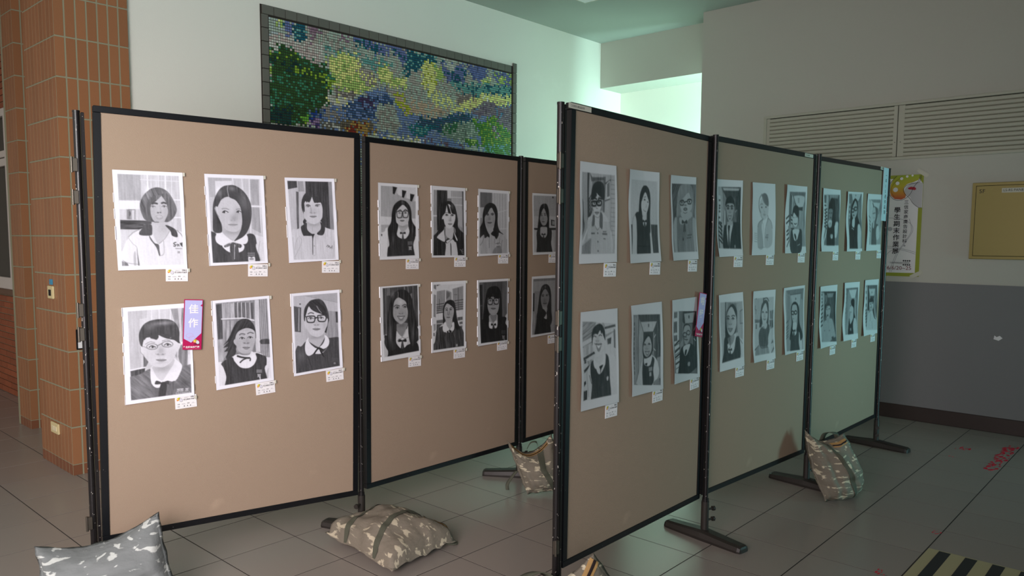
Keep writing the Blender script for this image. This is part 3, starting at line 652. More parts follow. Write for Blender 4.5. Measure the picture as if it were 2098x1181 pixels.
F(.7, '245,650 340,650 340,720 300,800 260,760 240,700'); F(.9, '240,675 200,710 190,790 210,835 250,830 300,795 260,740'); F(.88, '345,690 375,680 380,760 365,810 330,815 310,790 340,740')
F(.72, '262,380 310,400 350,440 370,470 365,560 345,620 320,660 280,672 240,650 218,590 215,500 230,430', n=.02); face_shade(290, 530, 65, 110, .06)
L(.25, 1.2, '232,462 255,448 272,460'); L(.25, 1.2, '305,460 325,442 345,455'); eye(256, 486, 38, .15); eye(322, 478, 38, .15); L(.4, 1, '275,500 275,550 285,562'); L(.4, 1, '308,480 300,540'); nose(290, 560, 40, .45); mouth(283, 598, 54, .35)
for i in range(5): E(.1 if i % 2 else .85, 250+i*22, 835-i*3, 12, 14)
E(.1, 315, 825, 22, 10); G(.65, '405,1030 430,1026 430,1065 405,1070'); L(.1, 1.2, '230,850 215,950 240,1090'); L(.1, 1.2, '350,860 380,950 380,1070'); L(.1, 1.2, '100,850 90,960')
done()

# 13 girl in thick glasses, dark background
D('20,35 535,10 520,1082 12,1172', *N2)
G(.3, '50,72 525,50 512,1060 68,1120', n=.05); G(.17, '50,115 105,112 95,720 60,735', n=.05); G(.42, '48,80 110,75 110,110 50,115'); K(.45, 1.5, '120,75 118,700'); G(.38, '440,60 525,55 508,665 435,660', n=.04); K(.4, 1.5, '50,480 100,475')
F(.75, '480,680 515,670 520,1060 470,1075'); F(.14, '60,740 130,710 480,665 490,780 505,900 470,1060 75,1118 60,950', n=.04)
F(.13, '290,142 350,145 400,200 425,330 430,700 380,760 340,640 385,400 380,340 200,350 190,450 215,620 230,760 120,760 130,500 165,300 190,200 235,155', n=.04)
F(.66, '225,640 345,620 360,700 350,840 300,865 250,870 212,840 215,720'); F(.5, '240,640 340,630 330,720 290,760 255,720')
F(.85, '215,760 262,770 265,860 225,850'); F(.85, '300,760 350,730 345,830 318,855')
F(.66, '280,280 300,340 385,345 385,450 375,540 345,610 290,640 240,620 205,560 190,470 200,350 250,340', n=.02)
for s in ('280,270 262,320 235,350 210,350 230,280', '290,280 300,330 390,350 370,250', '262,270 272,340 285,300'): F(.13, s)
face_shade(290, 500, 80, 120, .06); eye(238, 395, 42, .15); eye(340, 388, 42, .15); glasses(236, 405, 338, 398, 40, 34, .12, 2.2); nose(290, 470, 44, .45); mouth(288, 522, 80, .3); bowtie(290, 800, 70, .1, .9); E(.85, 288, 800, 6, 8); badge(452, 910, 66, .5)
done()

# 14 centre-parted girl with folded arms (third board, bottom)
D('22,35 545,8 540,1112 12,1172', *N3)
G(.62, '45,75 520,62 515,1085 40,1125', n=.03); G(.48, '60,80 500,66 500,110 60,125', n=.04); G(.55, '80,310 200,310 170,700 60,700', n=.03); G(.14, '52,342 78,340 72,698 45,700')
F(.55, '40,720 120,700 135,780 100,1110 40,1120', n=.12); F(.6, '430,720 500,760 500,1080 400,1085', n=.1)
F(.17, '135,720 240,700 330,720 430,800 400,900 395,1085 105,1118 120,900', n=.04)
F(.19, '290,182 350,190 400,270 420,420 425,700 440,850 410,950 380,980 340,820 330,640 370,440 290,275 215,400 215,520 250,640 270,800 140,840 135,740 165,500 190,330 230,220', n=.06)
F(.6, '250,600 330,610 335,680 280,800 260,700'); F(.7, '325,730 275,805 330,835'); F(.17, '240,640 320,720 270,810 200,780')
F(.55, '295,270 345,320 375,400 375,480 350,560 320,600 285,612 250,590 225,530 215,450 225,370', n=.02); face_shade(292, 450, 70, 120, .05); S(.2, 300, 230, 18, 25); S(.12, 240, 260, 14, 30)
L(.25, 1.4, '230,385 255,370 275,382'); L(.25, 1.4, '315,382 340,368 360,378'); eye(252, 406, 40, .1); eye(332, 400, 40, .1); nose(290, 500, 46, .3); mouth(292, 535, 76, .28)
done()

# 15 boy in round glasses, striped shirt, arcade behind
D('10,5 432,58 432,1152 5,1170', *N3)
G(.74, '35,122 410,162 410,1055 32,1058', n=.05); G(.68, '36,122 100,130 90,750 45,900 36,900', n=.04); G(.3, '100,130 125,132 118,640 100,660', n=.05); G(.55, '160,185 290,190 300,400 290,560 150,560', n=.06); G(.35, '130,135 160,185 290,185 295,215 150,230', n=.08); G(.42, '290,180 312,180 300,580 280,575', n=.06)
K(.25, 2, '310,255 365,215'); G(.85, '325,250 355,220 355,430 325,440'); G(.25, '330,260 340,250 340,400 330,405'); G(.25, '344,245 352,238 352,395 344,398'); K(.3, 1.6, '305,450 355,430')
for x in (368, 410): K(.5, 1, f'{x},160 {x},1000')
for y in range(215, 880, 52): K(.5, .8, f'368,{y} 410,{y+4}')
for i in range(6): K(.2, 1.8, f'{112+i*2},{450+i*38} {150},{380+i*38}')
K(.2, 1.6, '120,420 118,620'); G(.25, '100,650 155,545 155,580 105,680', n=.1); F(.3, '42,430 52,500 50,640 62,720 50,800 38,900 40,600', n=.2); G(.88, '36,900 95,760 100,780 40,960'); G(.55, '38,960 150,870 145,1055 34,1055', n=.08); G(.88, '105,640 160,610 150,860 105,880', n=.04)
F(.82, '110,690 160,610 250,570 330,640 350,720 390,930 350,1050 160,1055 145,880 105,860', n=.03)
for i in range(17): x = 150+i*13; L(.5, .6, f'{x},{735 if 175<x<290 else 690} {x+4},1050')
F(.84, '185,580 250,580 245,640 270,760 225,760 190,720'); F(.4, '168,610 188,620 185,720 155,735 160,660', n=.04); F(.4, '255,575 280,620 275,765 245,735 245,640', n=.04); L(.4, .8, '190,730 220,780 250,740')
for y in (817, 915, 1022): E(.35, 224, y, 7, 9)
K(.35, 2, '150,820 185,818'); K(.35, 2.4, '280,825 322,828'); K(.4, 1.6, '285,800 315,800'); K(.4, 1.4, '290,880 308,884')
F(.84, '165,400 270,400 272,470 250,560 225,610 195,600 170,540 155,470', n=.01); F(.18, '235,228 280,250 298,310 300,400 290,440 270,430 255,405 230,410 215,370 205,405 150,440 150,350 165,280 195,240', n=.05)
F(.9, '212,360 222,375 245,402 222,400'); L(.15, 2.6, '165,430 190,420 210,430'); L(.15, 2.6, '228,430 250,420 268,428'); glasses(182, 480, 240, 474, 24, 14, .12, 2.8); E(.15, 184, 475, 8, 9); E(.15, 238, 470, 8, 9)
L(.5, 1, '212,500 205,530 222,535'); mouth(215, 580, 46, .4, 0, .1); L(.5, .8, '195,625 225,640 245,620')
done()

# 16 smiling girl with very long hair and vest, plain sky
D('8,10 380,48 390,1148 15,1172', *N3)
G(.83, '36,130 360,155 368,1045 38,1055', n=.02); G(.25, '36,685 55,685 55,1055 38,1055', n=.04); G(.3, '285,685 368,690 370,1042 305,1045', n=.06)
F(.85, '60,650 100,560 160,540 250,580 290,800 300,1045 250,1050 60,1055 52,850'); L(.5, .8, '95,560 60,640 50,850'); L(.6, .8, '105,600 110,850 108,1050')
F(.2, '95,555 140,530 200,600 240,650 270,780 262,1048 118,1052 110,800 108,640', n=.04); K(.12, 1, '115,955 265,960')
F(.85, '180,590 235,590 238,640 225,700 205,712 190,680'); F(.19, '205,208 240,215 270,280 280,400 275,600 278,780 245,790 235,650 240,500 260,420 220,290 180,380 170,460 180,560 190,770 160,775 145,600 135,590 150,350 170,260 190,220', n=.05)
F(.88, '220,290 245,350 262,410 255,480 235,540 210,572 188,550 172,490 172,410 195,370', n=.01); eye(211, 382, 20, .1); eye(248, 410, 14, .1); L(.4, 1, '205,350 225,342'); L(.5, 1, '198,505 212,522 225,522'); L(.6, .8, '228,440 232,465 222,470')
bowtie(210, 645, 40, .12, .8)
done()

# 17 pale figure in glasses with round open mouth
D('10,8 345,45 362,1150 22,1172', *N3)
G(.35, '28,118 345,138 350,1045 45,1055', n=.12, ang=2.3); G(.6, '325,380 348,380 348,585 330,580', n=.03); G(.45, '290,140 345,145 345,380 330,560 300,540', n=.1)
F(.55, '160,140 270,140 310,220 325,400 320,560 350,620 350,1045 48,1055 50,620 100,560 105,300 125,200', n=.06)
F(.6, '190,130 260,135 300,200 318,400 300,520 270,500 290,380 250,240 180,320 150,380 150,560 90,560 105,300 140,180', n=.07); F(.72, '55,620 90,580 100,800 100,1050 70,1050 50,750', n=.03)
F(.5, '100,580 160,560 230,640 200,900 190,1050 110,1052 95,800', n=.07); F(.55, '230,600 310,600 320,800 300,1045 195,1050 210,760', n=.06); F(.72, '310,600 345,620 350,900 325,1040 310,800')
F(.72, '130,580 165,580 230,620 210,660 150,670 130,630'); F(.74, '150,500 280,500 300,560 260,600 220,640 170,590')
F(.76, '250,245 280,310 300,380 295,460 265,500 210,520 165,500 145,440 150,370 190,310', n=.02)
L(.3, 1.8, '148,352 170,342 190,348'); L(.3, 1.8, '245,338 270,330 285,340'); glasses(166, 382, 266, 366, 26, 12, .2, 2); E(.15, 166, 378, 9, 12); E(.15, 264, 365, 9, 12); E(.5, 212, 412, 18, 12); E(.3, 212, 465, 26, 22); E(.6, 212, 465, 16, 9); L(.35, 1, '185,508 212,520 235,508')
bowtie(200, 640, 60, .25, .9); F(.2, '180,840 188,880 180,895 174,880'); L(.4, 1, '210,720 180,850'); K(.35, 2, '240,820 290,812'); K(.35, 2, '232,858 282,850')
done()

# 18 laughing girl with a low view of shelves
D('12,50 432,8 432,1062 8,1172', *N3)
G(.84, '35,150 410,175 412,970 35,1052', n=.03); G(.6, '36,155 200,140 140,330 40,380', n=.12, ang=-.4); K(.4, 1.2, '45,340 150,270'); K(.4, 1.2, '45,440 150,380'); G(.72, '48,430 150,390 160,500 50,540', n=.12); G(.25, '42,560 170,490 180,510 45,590', n=.1); G(.2, '42,700 150,600 155,620 48,730', n=.08)
for x, y in ((56, 595), (68, 590), (56, 615), (68, 610)): E(.1, x, y, 6, 9)
G(.15, '40,835 62,820 66,850 42,885'); G(.2, '38,940 82,925 80,1030 38,1050', n=.2); G(.7, '85,600 155,570 150,620 100,640', n=.2)
G(.35, '285,215 405,185 408,210 288,240', n=.05); G(.6, '300,300 405,250 405,450 390,440 385,270 300,330', n=.06); G(.3, '315,350 360,330 355,400 320,410', n=.2); G(.4, '390,240 400,240 400,450 388,440'); G(.65, '270,150 290,200 270,260 255,200', n=.05); E(.3, 362, 130, 9, 12)
F(.86, '80,740 150,600 290,540 400,560 410,960 330,980 140,1030 90,1000'); L(.5, .8, '80,700 80,800 100,1000'); L(.3, 1.2, '110,760 135,850')
F(.22, '125,640 160,590 200,700 240,740 290,640 292,520 330,560 340,780 335,980 140,1030 140,860 125,760', n=.07)
F(.86, '180,520 290,500 290,620 240,660 190,600'); F(.9, '168,570 160,620 180,680 230,685 240,650 190,600'); F(.9, '280,520 295,580 290,640 260,650 240,640 268,580'); F(.88, '195,685 235,685 240,735 215,740'); F(.12, '230,660 270,640 250,690 240,740 238,690')
F(.86, '150,320 230,210 285,330 290,400 270,470 235,510 190,490 155,420', n=.01); F(.18, '230,178 265,200 290,260 295,360 280,330 245,250 210,290 165,300 150,420 145,280 175,210', n=.05)
for s in ('225,200 215,290 200,285 190,220', '235,210 250,290 260,260'): F(.2, s)
L(.25, 1.2, '160,325 175,315 192,325'); L(.25, 1.2, '225,312 240,302 256,312'); L(.3, 1.2, '165,300 180,290'); nose(208, 370, 36, .5); L(.35, .9, '192,410 175,400'); mouth(222, 410, 64, .35, .06, .45); F(.5, '318,770 325,790 318,820 305,800 302,780'); F(.85, '318,768 326,780 316,818 308,800')
done()

# 19 smiling girl down a corridor
D('8,48 388,8 395,1062 8,1170', *N3)
corridor((30, 155, 365, 1020, 165, 370, 295, 640), .55, .3, .3); G(.78, '130,245 325,240 282,360 168,365', n=.03); G(.4, '222,270 238,270 236,308 224,308'); G(.25, '165,370 285,365 280,600 170,620', n=.04); G(.6, '36,180 90,200 85,900 40,980', n=.1)
for y in range(250, 900, 60): G(.3, f'38,{y} 48,{y} 48,{y+35} 38,{y+38}', n=.1)
G(.35, '98,180 108,200 100,890 90,910'); G(.82, '60,1000 155,690 160,1010 100,1030', n=.04); K(.85, 1.6, '295,430 310,400'); K(.85, 1.6, '292,570 305,590'); G(.3, '355,645 370,645 370,668 355,668'); G(.6, '325,680 370,660 370,930 330,940', n=.05)
F(.86, '150,760 190,680 260,650 320,700 348,830 330,930 280,985 260,1000 165,1010 145,900'); F(.2, '155,740 170,680 190,760 230,780 265,690 262,660 295,700 280,830 278,985 165,1022 145,900', n=.04)
F(.86, '175,680 230,640 270,650 250,760 220,780 175,765'); F(.12, '180,760 210,745 205,775'); F(.19, '215,395 255,420 272,520 270,600 250,660 180,690 155,620 160,500 185,430', n=.05)
F(.74, '230,420 250,450 265,520 262,590 235,650 205,670 175,640 162,570 175,500 200,450', n=.02); eye(184, 522, 26, .15); eye(236, 515, 26, .12); nose(208, 572, 34, .45); mouth(213, 608, 52, .35, .05, .25); face_shade(212, 560, 48, 90, .05); G(.6, '225,800 270,790 270,840 228,850', n=.2); G(.65, '235,860 258,855 258,905 235,910', n=.2)
done()

# 20 man-like figure in suit with glasses, tall corridor
D('8,48 340,8 362,1062 25,1172', *N3)
corridor((28, 190, 335, 1020, 165, 350, 290, 660), .42, .25, .22, False); G(.88, '28,190 105,190 105,1010 45,1015', n=.04)
for y in (205, 330, 400, 510): G(.4, f'34,{y} 80,{y-6} 80,{y+70} 36,{y+78}', n=.25)
for y in (600, 700, 780, 880): K(.15, 3, f'45,{y+40-(y-600)*.1} 115,{y-30}')
for y in (620, 680, 740, 800, 860, 930): K(.3, 1.2, f'45,{y+30} 110,{y-10}')
G(.45, '105,190 155,180 155,560 110,640', n=.05); G(.7, '175,225 315,205 290,340 190,350', n=.03); E(.35, 238, 265, 9, 22); K(.85, 1.4, '300,440 325,380'); K(.85, 1.4, '300,550 318,575')
F(.16, '125,700 175,640 250,610 310,660 335,760 325,935 90,1005 105,850', n=.05); F(.82, '165,660 250,620 235,700 205,770 175,765'); F(.14, '190,705 212,700 200,765 180,765')
F(.16, '210,355 245,370 260,430 255,460 240,400 190,390 165,460 165,400 185,365'); F(.66, '185,385 240,380 258,450 255,530 230,600 205,630 185,610 172,540 165,470', n=.03); L(.2, 1.5, '170,470 160,520 178,560'); glasses(186, 500, 230, 472, 22, 13, .18, 1.6, True); L(.35, 1, '205,500 200,530 212,535'); mouth(206, 562, 36, .35); face_shade(212, 510, 38, 90, .06); F(.6, '222,870 248,862 245,912 222,915')
done()

# 21 boy in suit and tie, dark hall
D('15,8 402,22 395,1150 30,1175', *N4)
corridor((38, 125, 378, 1050, 165, 300, 300, 560), .4, .3, .2, False); G(.75, '110,140 360,145 345,185 130,185', n=.04); G(.25, '115,185 350,190 330,270 170,290', n=.06); G(.7, '38,130 90,130 110,230 110,640 130,700 120,1050 60,1050', n=.06); G(.85, '42,255 75,265 85,650 50,650', n=.05)
for y in (320, 400, 440, 490, 580): G(.25, f'45,{y} 70,{y+3} 70,{y+26} 46,{y+28}', n=.2)
for y in (680, 740, 800, 860, 920): K(.12, 3, f'58,{y} 100,{y+50}')
K(.12, 2.4, '60,660 95,680'); K(.12, 2.4, '85,680 105,930'); G(.8, '130,470 150,500 155,720 138,740', n=.2); K(.8, 1.2, '300,510 322,480'); K(.75, 1, '325,480 320,670'); K(.75, 1, '300,480 300,670')
F(.16, '130,750 180,700 270,660 378,720 378,1042 130,1045', n=.05); F(.8, '178,700 265,670 235,850 215,1000 205,1035 180,900'); F(.15, '190,720 222,715 210,830 212,1010 188,1035 195,850')
F(.66, '185,660 255,640 262,690 215,710 185,690'); F(.14, '235,262 270,300 290,370 280,430 160,420 160,340 190,285', n=.04); F(.7, '175,390 270,385 280,450 270,560 240,640 212,650 185,600 168,500', n=.02); L(.12, 2.6, '172,425 192,410 210,425'); L(.12, 2.6, '235,425 252,415 265,422')
E(.15, 194, 458, 11, 14); E(.15, 252, 458, 10, 14); eye(194, 458, 34, .12); eye(252, 458, 32, .12); nose(222, 515, 30, .4); mouth(220, 570, 48, .3, .05, .3); face_shade(222, 500, 55, 120, .07); G(.55, '280,1000 298,995 298,1040 280,1040')
done()

# 22 very faint sketch of a person with swept fringe
D('30,8 400,30 372,1160 8,1172', *N4)
E(.82, 215, 430, 75, 180); F(.46, '185,210 230,180 270,210 290,290 288,385 250,370 215,320 195,260', n=.06, ang=1); L(.45, 2, '185,200 150,260 138,330 140,420 165,490'); L(.5, 1.4, '165,365 185,350 200,360')
E(.25, 184, 408, 9, 10); E(.25, 250, 402, 9, 10); L(.65, 1.2, '215,450 220,480 235,480'); F(.66, '205,520 225,505 245,525 225,545'); L(.6, 1.2, '170,490 180,560 205,590'); L(.55, 2, '275,540 280,580 250,700'); F(.62, '110,720 150,640 210,590 180,720 200,1040 110,1040', n=.05, a=.7); F(.6, '275,570 310,620 340,720 330,1000 220,1040 230,760 260,680', n=.04, a=.5)
L(.5, 1.6, '200,600 140,650 115,720'); L(.5, 1.4, '285,580 325,640 340,740'); L(.6, 1, '195,650 205,720 190,1040'); L(.6, 1, '110,1045 220,1045')
for y in (820, 850, 880, 910, 950): K(.66, 1.2, f'50,{y} 95,{y+8}')
for x in (246, 268): E(.4, x, 885, 9, 15); E(.7, x, 885, 4, 7)
K(.45, 1.5, '250,850 278,846'); K(.45, 1.2, '262,910 268,935')
done(False)

# 23 laughing child with fringe at the foot of a stairwell
D('40,8 388,35 362,1160 8,1168', *N4)
corridor((95, 128, 362, 1050, 160, 200, 340, 560), .62, .5, .55, False); G(.45, '95,128 365,145 355,195 150,190', n=.05); G(.4, '95,130 145,190 140,500 110,700 95,700', n=.05); F(.82, '165,205 340,200 330,350 280,380 215,340', n=.03); G(.5, '245,230 268,228 265,305 248,308'); G(.78, '252,238 262,238 260,300 253,300'); L(.3, 3, '168,200 195,300 215,345'); G(.25, '245,385 325,378 320,440 250,430', n=.04)
for y in (540, 620, 760, 820, 900): K(.15, 3.2, f'48,{y+35} 95,{y-15}')
K(.3, 3, '45,1050 92,930'); G(.6, '75,700 110,690 115,1050 95,1050', n=.05)
for y in (510, 590, 650, 740): K(.15, 2.6, f'130,{y} 150,{y+10}')
F(.24, '120,800 180,740 230,930 265,760 312,800 285,1045 118,1052', n=.05); F(.86, '160,760 265,760 250,850 215,940 180,940 160,850'); F(.2, '180,850 195,830 215,880 205,940')
F(.18, '205,348 250,370 265,450 260,560 245,700 235,600 180,480 160,550 150,520 160,420 180,370', n=.05); F(.85, '180,475 215,520 245,560 245,640 225,700 200,715 170,680 158,600 160,540', n=.01); L(.3, 1, '165,560 175,550 185,558'); L(.3, 1, '210,550 222,542 235,550'); L(.2, 2, '185,658 205,668 222,655'); K(.7, 1.5, '235,1030 270,1010')
done(False)

# 24 dark-haired girl in vest, hall with ladder-like railing
D('45,8 368,35 335,1165 8,1168', *N5)
corridor((62, 120, 350, 1055, 170, 180, 320, 560), .5, .6, .35, False); G(.82, '52,120 130,125 125,700 100,900 45,1050 50,500', n=.06)
G(.35, '62,130 110,135 108,280 64,270', n=.25); G(.15, '60,308 105,310 105,330 60,328')
for y in (390, 450, 510, 570, 630, 690): K(.15, 2.6, f'58,{y+20} 118,{y-10}'); K(.15, 1.8, f'60,{y} 110,{y+55}')
K(.25, 3.5, '45,1000 105,720'); G(.25, '160,135 175,140 160,420 150,500', n=.05); G(.3, '250,180 320,200 330,600 280,620', n=.1)
F(.84, '250,860 270,650 330,640 300,900'); F(.15, '125,700 160,640 250,620 265,700 255,1050 120,1052', n=.04); F(.15, '220,180 260,210 275,300 280,640 240,700 215,600 225,400 155,400 150,560 130,650 145,400 180,240', n=.05)
F(.5, '165,395 228,390 225,500 205,590 180,600 155,560 150,470', n=.04); K(.25, 2, '160,455 180,455'); K(.25, 2, '200,455 220,453'); K(.25, 2, '180,540 205,540'); F(.82, '150,600 215,590 210,690 190,720 155,710'); F(.12, '178,640 188,640 182,720'); F(.72, '190,850 230,850 228,920 192,918', n=.2)
done()

# 25 long-haired girl with head tilted, glasses
D('55,8 355,22 308,1165 8,1170', *N5)
corridor((75, 50, 330, 1115, 140, 170, 290, 500), .5, .78, .5, False); G(.45, '78,50 130,50 150,190 120,500 60,800 75,300', n=.15); G(.78, '135,60 310,70 270,185 150,170', n=.03); K(.3, 2.4, '132,50 150,175'); K(.3, 2.2, '325,70 275,190'); E(.4, 220, 82, 6, 16)
for y in (240, 330, 430, 490): G(.75, f'85,{y} 110,{y} 108,{y+40} 85,{y+42}', n=.15)
F(.16, '90,700 140,560 250,560 285,640 260,700 240,900 240,1112 80,1115 80,900', n=.05); F(.15, '205,140 245,180 262,300 255,480 290,640 220,660 160,640 110,600 130,320 160,210', n=.06)
F(.68, '215,185 240,260 248,380 225,480 180,540 150,480 140,380 165,290 190,230', n=.02); glasses(160, 372, 215, 340, 24, 12, .12, 2.6); E(.2, 178, 465, 14, 12); F(.8, '155,545 200,530 190,690 165,700 145,660'); E(.85, 148, 722, 8, 12); E(.85, 172, 740, 7, 10)
F(.8, '255,660 290,650 310,800 280,1100 245,1100 245,850', n=.03)
done()

# 26 faint long-haired figure, pale corridor
D('55,8 348,20 285,1155 8,1162', *N5)
corridor((75, 125, 325, 1045, 165, 200, 300, 560), .66, .55, .55, False); G(.78, '75,130 120,200 110,700 90,900 50,1045 60,500', n=.05); G(.8, '160,190 310,200 270,330 240,300 190,280', n=.03); G(.35, '150,195 165,200 190,290 170,290'); K(.35, 2.4, '315,210 275,420')
for y in (460, 540, 610, 680, 740): K(.3, 2.4, f'70,{y} 100,{y+50}')
F(.36, '190,275 230,290 260,330 250,480 220,620 260,650 220,760 215,1040 125,1045 135,680 160,600 215,500 210,330', n=.05); F(.74, '165,310 205,300 215,420 205,540 180,590 155,520 145,400', n=.02); L(.3, 1.8, '160,420 185,415'); K(.35, 1.6, '190,408 208,408'); L(.35, 1.2, '175,510 190,510'); F(.78, '165,600 190,580 180,700 165,720 155,680'); F(.82, '230,700 265,690 270,900 230,950 218,850')
done()

# 27 half-lit face of a girl in a vest
D('8,58 358,8 372,1082 28,1170', *N4)
G(.74, '25,160 350,140 358,960 60,1040', n=.03); G(.5, '110,160 300,172 290,600 110,640', n=.06); G(.2, '108,160 120,160 112,560 108,600'); G(.6, '120,165 155,160 150,260 120,290', n=.08); G(.68, '270,180 350,140 352,700 290,690', n=.03); K(.35, 1.4, '315,290 345,265'); K(.35, 1.4, '315,295 315,470 345,465'); K(.5, 1, '330,290 330,460')
F(.84, '290,700 330,690 355,780 350,950 295,985'); L(.3, 1.2, '315,700 345,760'); F(.2, '95,690 160,650 170,850 200,910 240,840 260,680 310,690 300,960 62,1040 80,900', n=.05)
F(.85, '150,760 255,620 245,780 215,890 180,912 150,880 142,800'); F(.6, '150,650 240,640 225,740 180,790 150,740', n=.03); S(-.2, 165, 690, 25, 60); F(.18, '205,190 250,220 275,300 270,450 255,600 160,670 110,700 120,450 135,300 165,230', n=.05)
F(.76, '200,225 250,300 268,420 262,520 235,610 195,650 155,610 132,520 128,400 145,300', n=.02); S(-.22, 140, 450, 22, 120); F(.2, '205,190 240,200 272,290 265,360 240,290 215,225')
L(.2, 1.8, '135,370 155,360 170,368'); L(.2, 1.8, '205,362 225,352 245,360'); eye(152, 405, 34, .12); eye(222, 402, 34, .12); nose(184, 480, 42, .35); mouth(184, 550, 62, .25, .05, .12); L(.3, 1.4, '172,660 185,790 175,820'); bowtie(178, 850, 44, .12, .8)
done()

# 28 smiling long-haired girl, shelves either side
D('15,35 365,8 355,1092 8,1170', *N4)
G(.78, '30,150 345,118 345,1000 40,1055', n=.03); G(.72, '40,150 175,140 140,480 45,490', n=.03); G(.4, '180,135 200,140 195,200 175,230', n=.1); G(.45, '40,480 130,485 120,530 42,535', n=.08); L(.4, 1.4, '55,270 50,320 70,330'); K(.4, 1.4, '62,345 60,390'); G(.2, '60,150 78,145 72,160')
for y in (560, 585, 610): G(.2, f'58,{y} 75,{y} 75,{y+14} 58,{y+14}')
G(.2, '38,960 112,885 112,900 40,975'); G(.5, '285,345 345,330 345,480 290,470', n=.2); G(.45, '280,490 345,480 340,600 290,640', n=.2); G(.4, '300,860 330,790 335,840', n=.1); G(.4, '300,1000 340,900 340,940 305,1010', n=.1); L(.25, 2, '200,150 240,140 270,190')
F(.82, '260,760 290,590 300,700 290,1000 255,1010'); F(.6, '45,1000 120,890 250,900 255,1010 45,1052', n=.1); F(.34, '115,680 160,600 240,580 275,560 285,640 260,760 245,900 130,900 112,800', n=.08); L(.2, 1.2, '130,900 160,930 250,915')
F(.3, '215,170 250,190 268,280 265,560 235,560 240,400 220,225 165,330 155,420 170,560 120,600 140,400 155,260 185,200', n=.07)
F(.8, '222,225 245,300 255,400 245,480 220,540 195,540 170,490 155,420 165,340 195,280', n=.01); eye(178, 367, 28, .2); eye(235, 370, 28, .2); nose(204, 440, 26, .6); mouth(205, 478, 40, .5, .08); F(.78, '165,560 240,540 240,600 215,630 170,600'); L(.3, 1.2, '180,600 195,600 200,640 185,660 195,670')
done()

# 29 girl with black-framed glasses and hair over one shoulder
D('10,55 360,8 340,1092 8,1172', *N4)
G(.62, '40,95 345,55 330,1075 45,1115', n=.03); G(.4, '60,100 340,60 330,260 300,240 300,140 80,170', n=.05, a=.6); G(.74, '130,180 290,160 280,330 250,400 150,320', n=.03); K(.35, 2, '120,172 300,145'); G(.5, '70,170 120,190 120,600 70,600', n=.04, a=.6); E(.35, 214, 242, 8, 20)
for y in (660, 740, 780, 830, 880, 920): K(.3, 2, f'36,{y} 82,{y-50}')
K(.3, 1.4, '82,610 80,680'); F(.8, '260,830 290,800 310,1000 300,1070 262,1075', n=.02); F(.22, '130,800 200,740 260,780 260,960 262,1062 118,1105 125,950 108,915', n=.05)
F(.8, '165,660 225,640 230,780 210,845 165,840'); F(.15, '200,292 240,320 270,420 275,640 310,780 315,880 285,930 270,800 225,780 245,640 240,430 220,350 165,350 148,430 150,560 165,650 150,850 120,880 130,760 145,640 132,420 160,320', n=.06)
F(.72, '165,350 222,350 240,440 242,520 225,600 195,640 165,600 148,520 148,420', n=.02); glasses(163, 480, 212, 474, 22, 13, .12, 2.4, True); L(.45, 1, '185,510 178,535'); L(.45, 1.2, '165,575 185,580'); bowtie(183, 775, 44, .12, .8); K(.1, 2.4, '180,790 180,850')
done()

# 30 open-mouthed person in a pale top, dark hall
D('35,42 340,8 322,1098 8,1170', *N5)
corridor((48, 125, 322, 1045, 130, 200, 290, 560), .3, .2, .2, False); G(.7, '50,145 110,150 100,640 90,900 40,1050 45,500', n=.08)
for y in (170, 240, 300): G(.3, f'52,{y} 75,{y} 74,{y+30} 52,{y+32}', n=.2)
for y in (380, 440, 520, 590, 660, 740): K(.12, 3, f'48,{y+20} 82,{y-10}')
G(.55, '160,160 285,155 262,230 180,235', n=.04); K(.65, 2.6, '150,200 155,290 135,340'); G(.2, '120,300 140,400 130,560 105,640')
F(.64, '100,700 150,640 220,610 270,650 310,900 300,960 245,960 240,1010 90,1045 60,940', n=.03); F(.6, '150,600 215,590 200,680 180,700'); F(.22, '190,340 230,370 240,470 225,560 160,420 140,460 150,380', n=.04)
F(.66, '160,395 215,385 232,460 220,540 195,600 165,590 145,520 142,450', n=.02); L(.2, 1.6, '150,422 170,410'); K(.2, 1.6, '195,442 215,438'); K(.25, 1.6, '152,450 172,448'); E(.22, 178, 557, 13, 18); L(.4, 1.2, '180,470 178,510'); E(.45, 120, 835, 12, 8); E(.45, 210, 835, 12, 8); G(.25, '245,960 275,940 272,1000 248,1000')
done()

# 31 profile of a girl with a dark bun
D('48,30 338,8 295,1112 8,1172', *N5)
G(.6, '75,135 315,115 300,1010 60,1050', n=.05); G(.45, '75,140 310,115 300,820 285,700 280,330 140,170 110,300', n=.05); G(.82, '145,170 288,155 260,320 195,330', n=.02); G(.5, '85,160 120,200 115,700 90,900', n=.1)
for y in (250, 330, 420, 540, 620): E(.35, 78, y, 5, 12)
F(.14, '210,345 245,355 250,450 245,600 265,720 230,720 235,560 225,505 195,470 185,390'); F(.74, '190,480 225,510 230,600 225,700 185,820 160,820 155,740 175,640 175,600 150,570 165,540 170,500', n=.02); F(.78, '225,740 265,720 290,830 285,1010 225,1020 215,880'); L(.4, 1.4, '175,600 192,605'); E(.3, 175, 480, 8, 12)
F(.18, '155,720 165,830 190,810 240,700 220,850 220,1018 120,1035 135,850', n=.04); G(.6, '160,915 182,910 182,960 162,965', n=.2)
done()

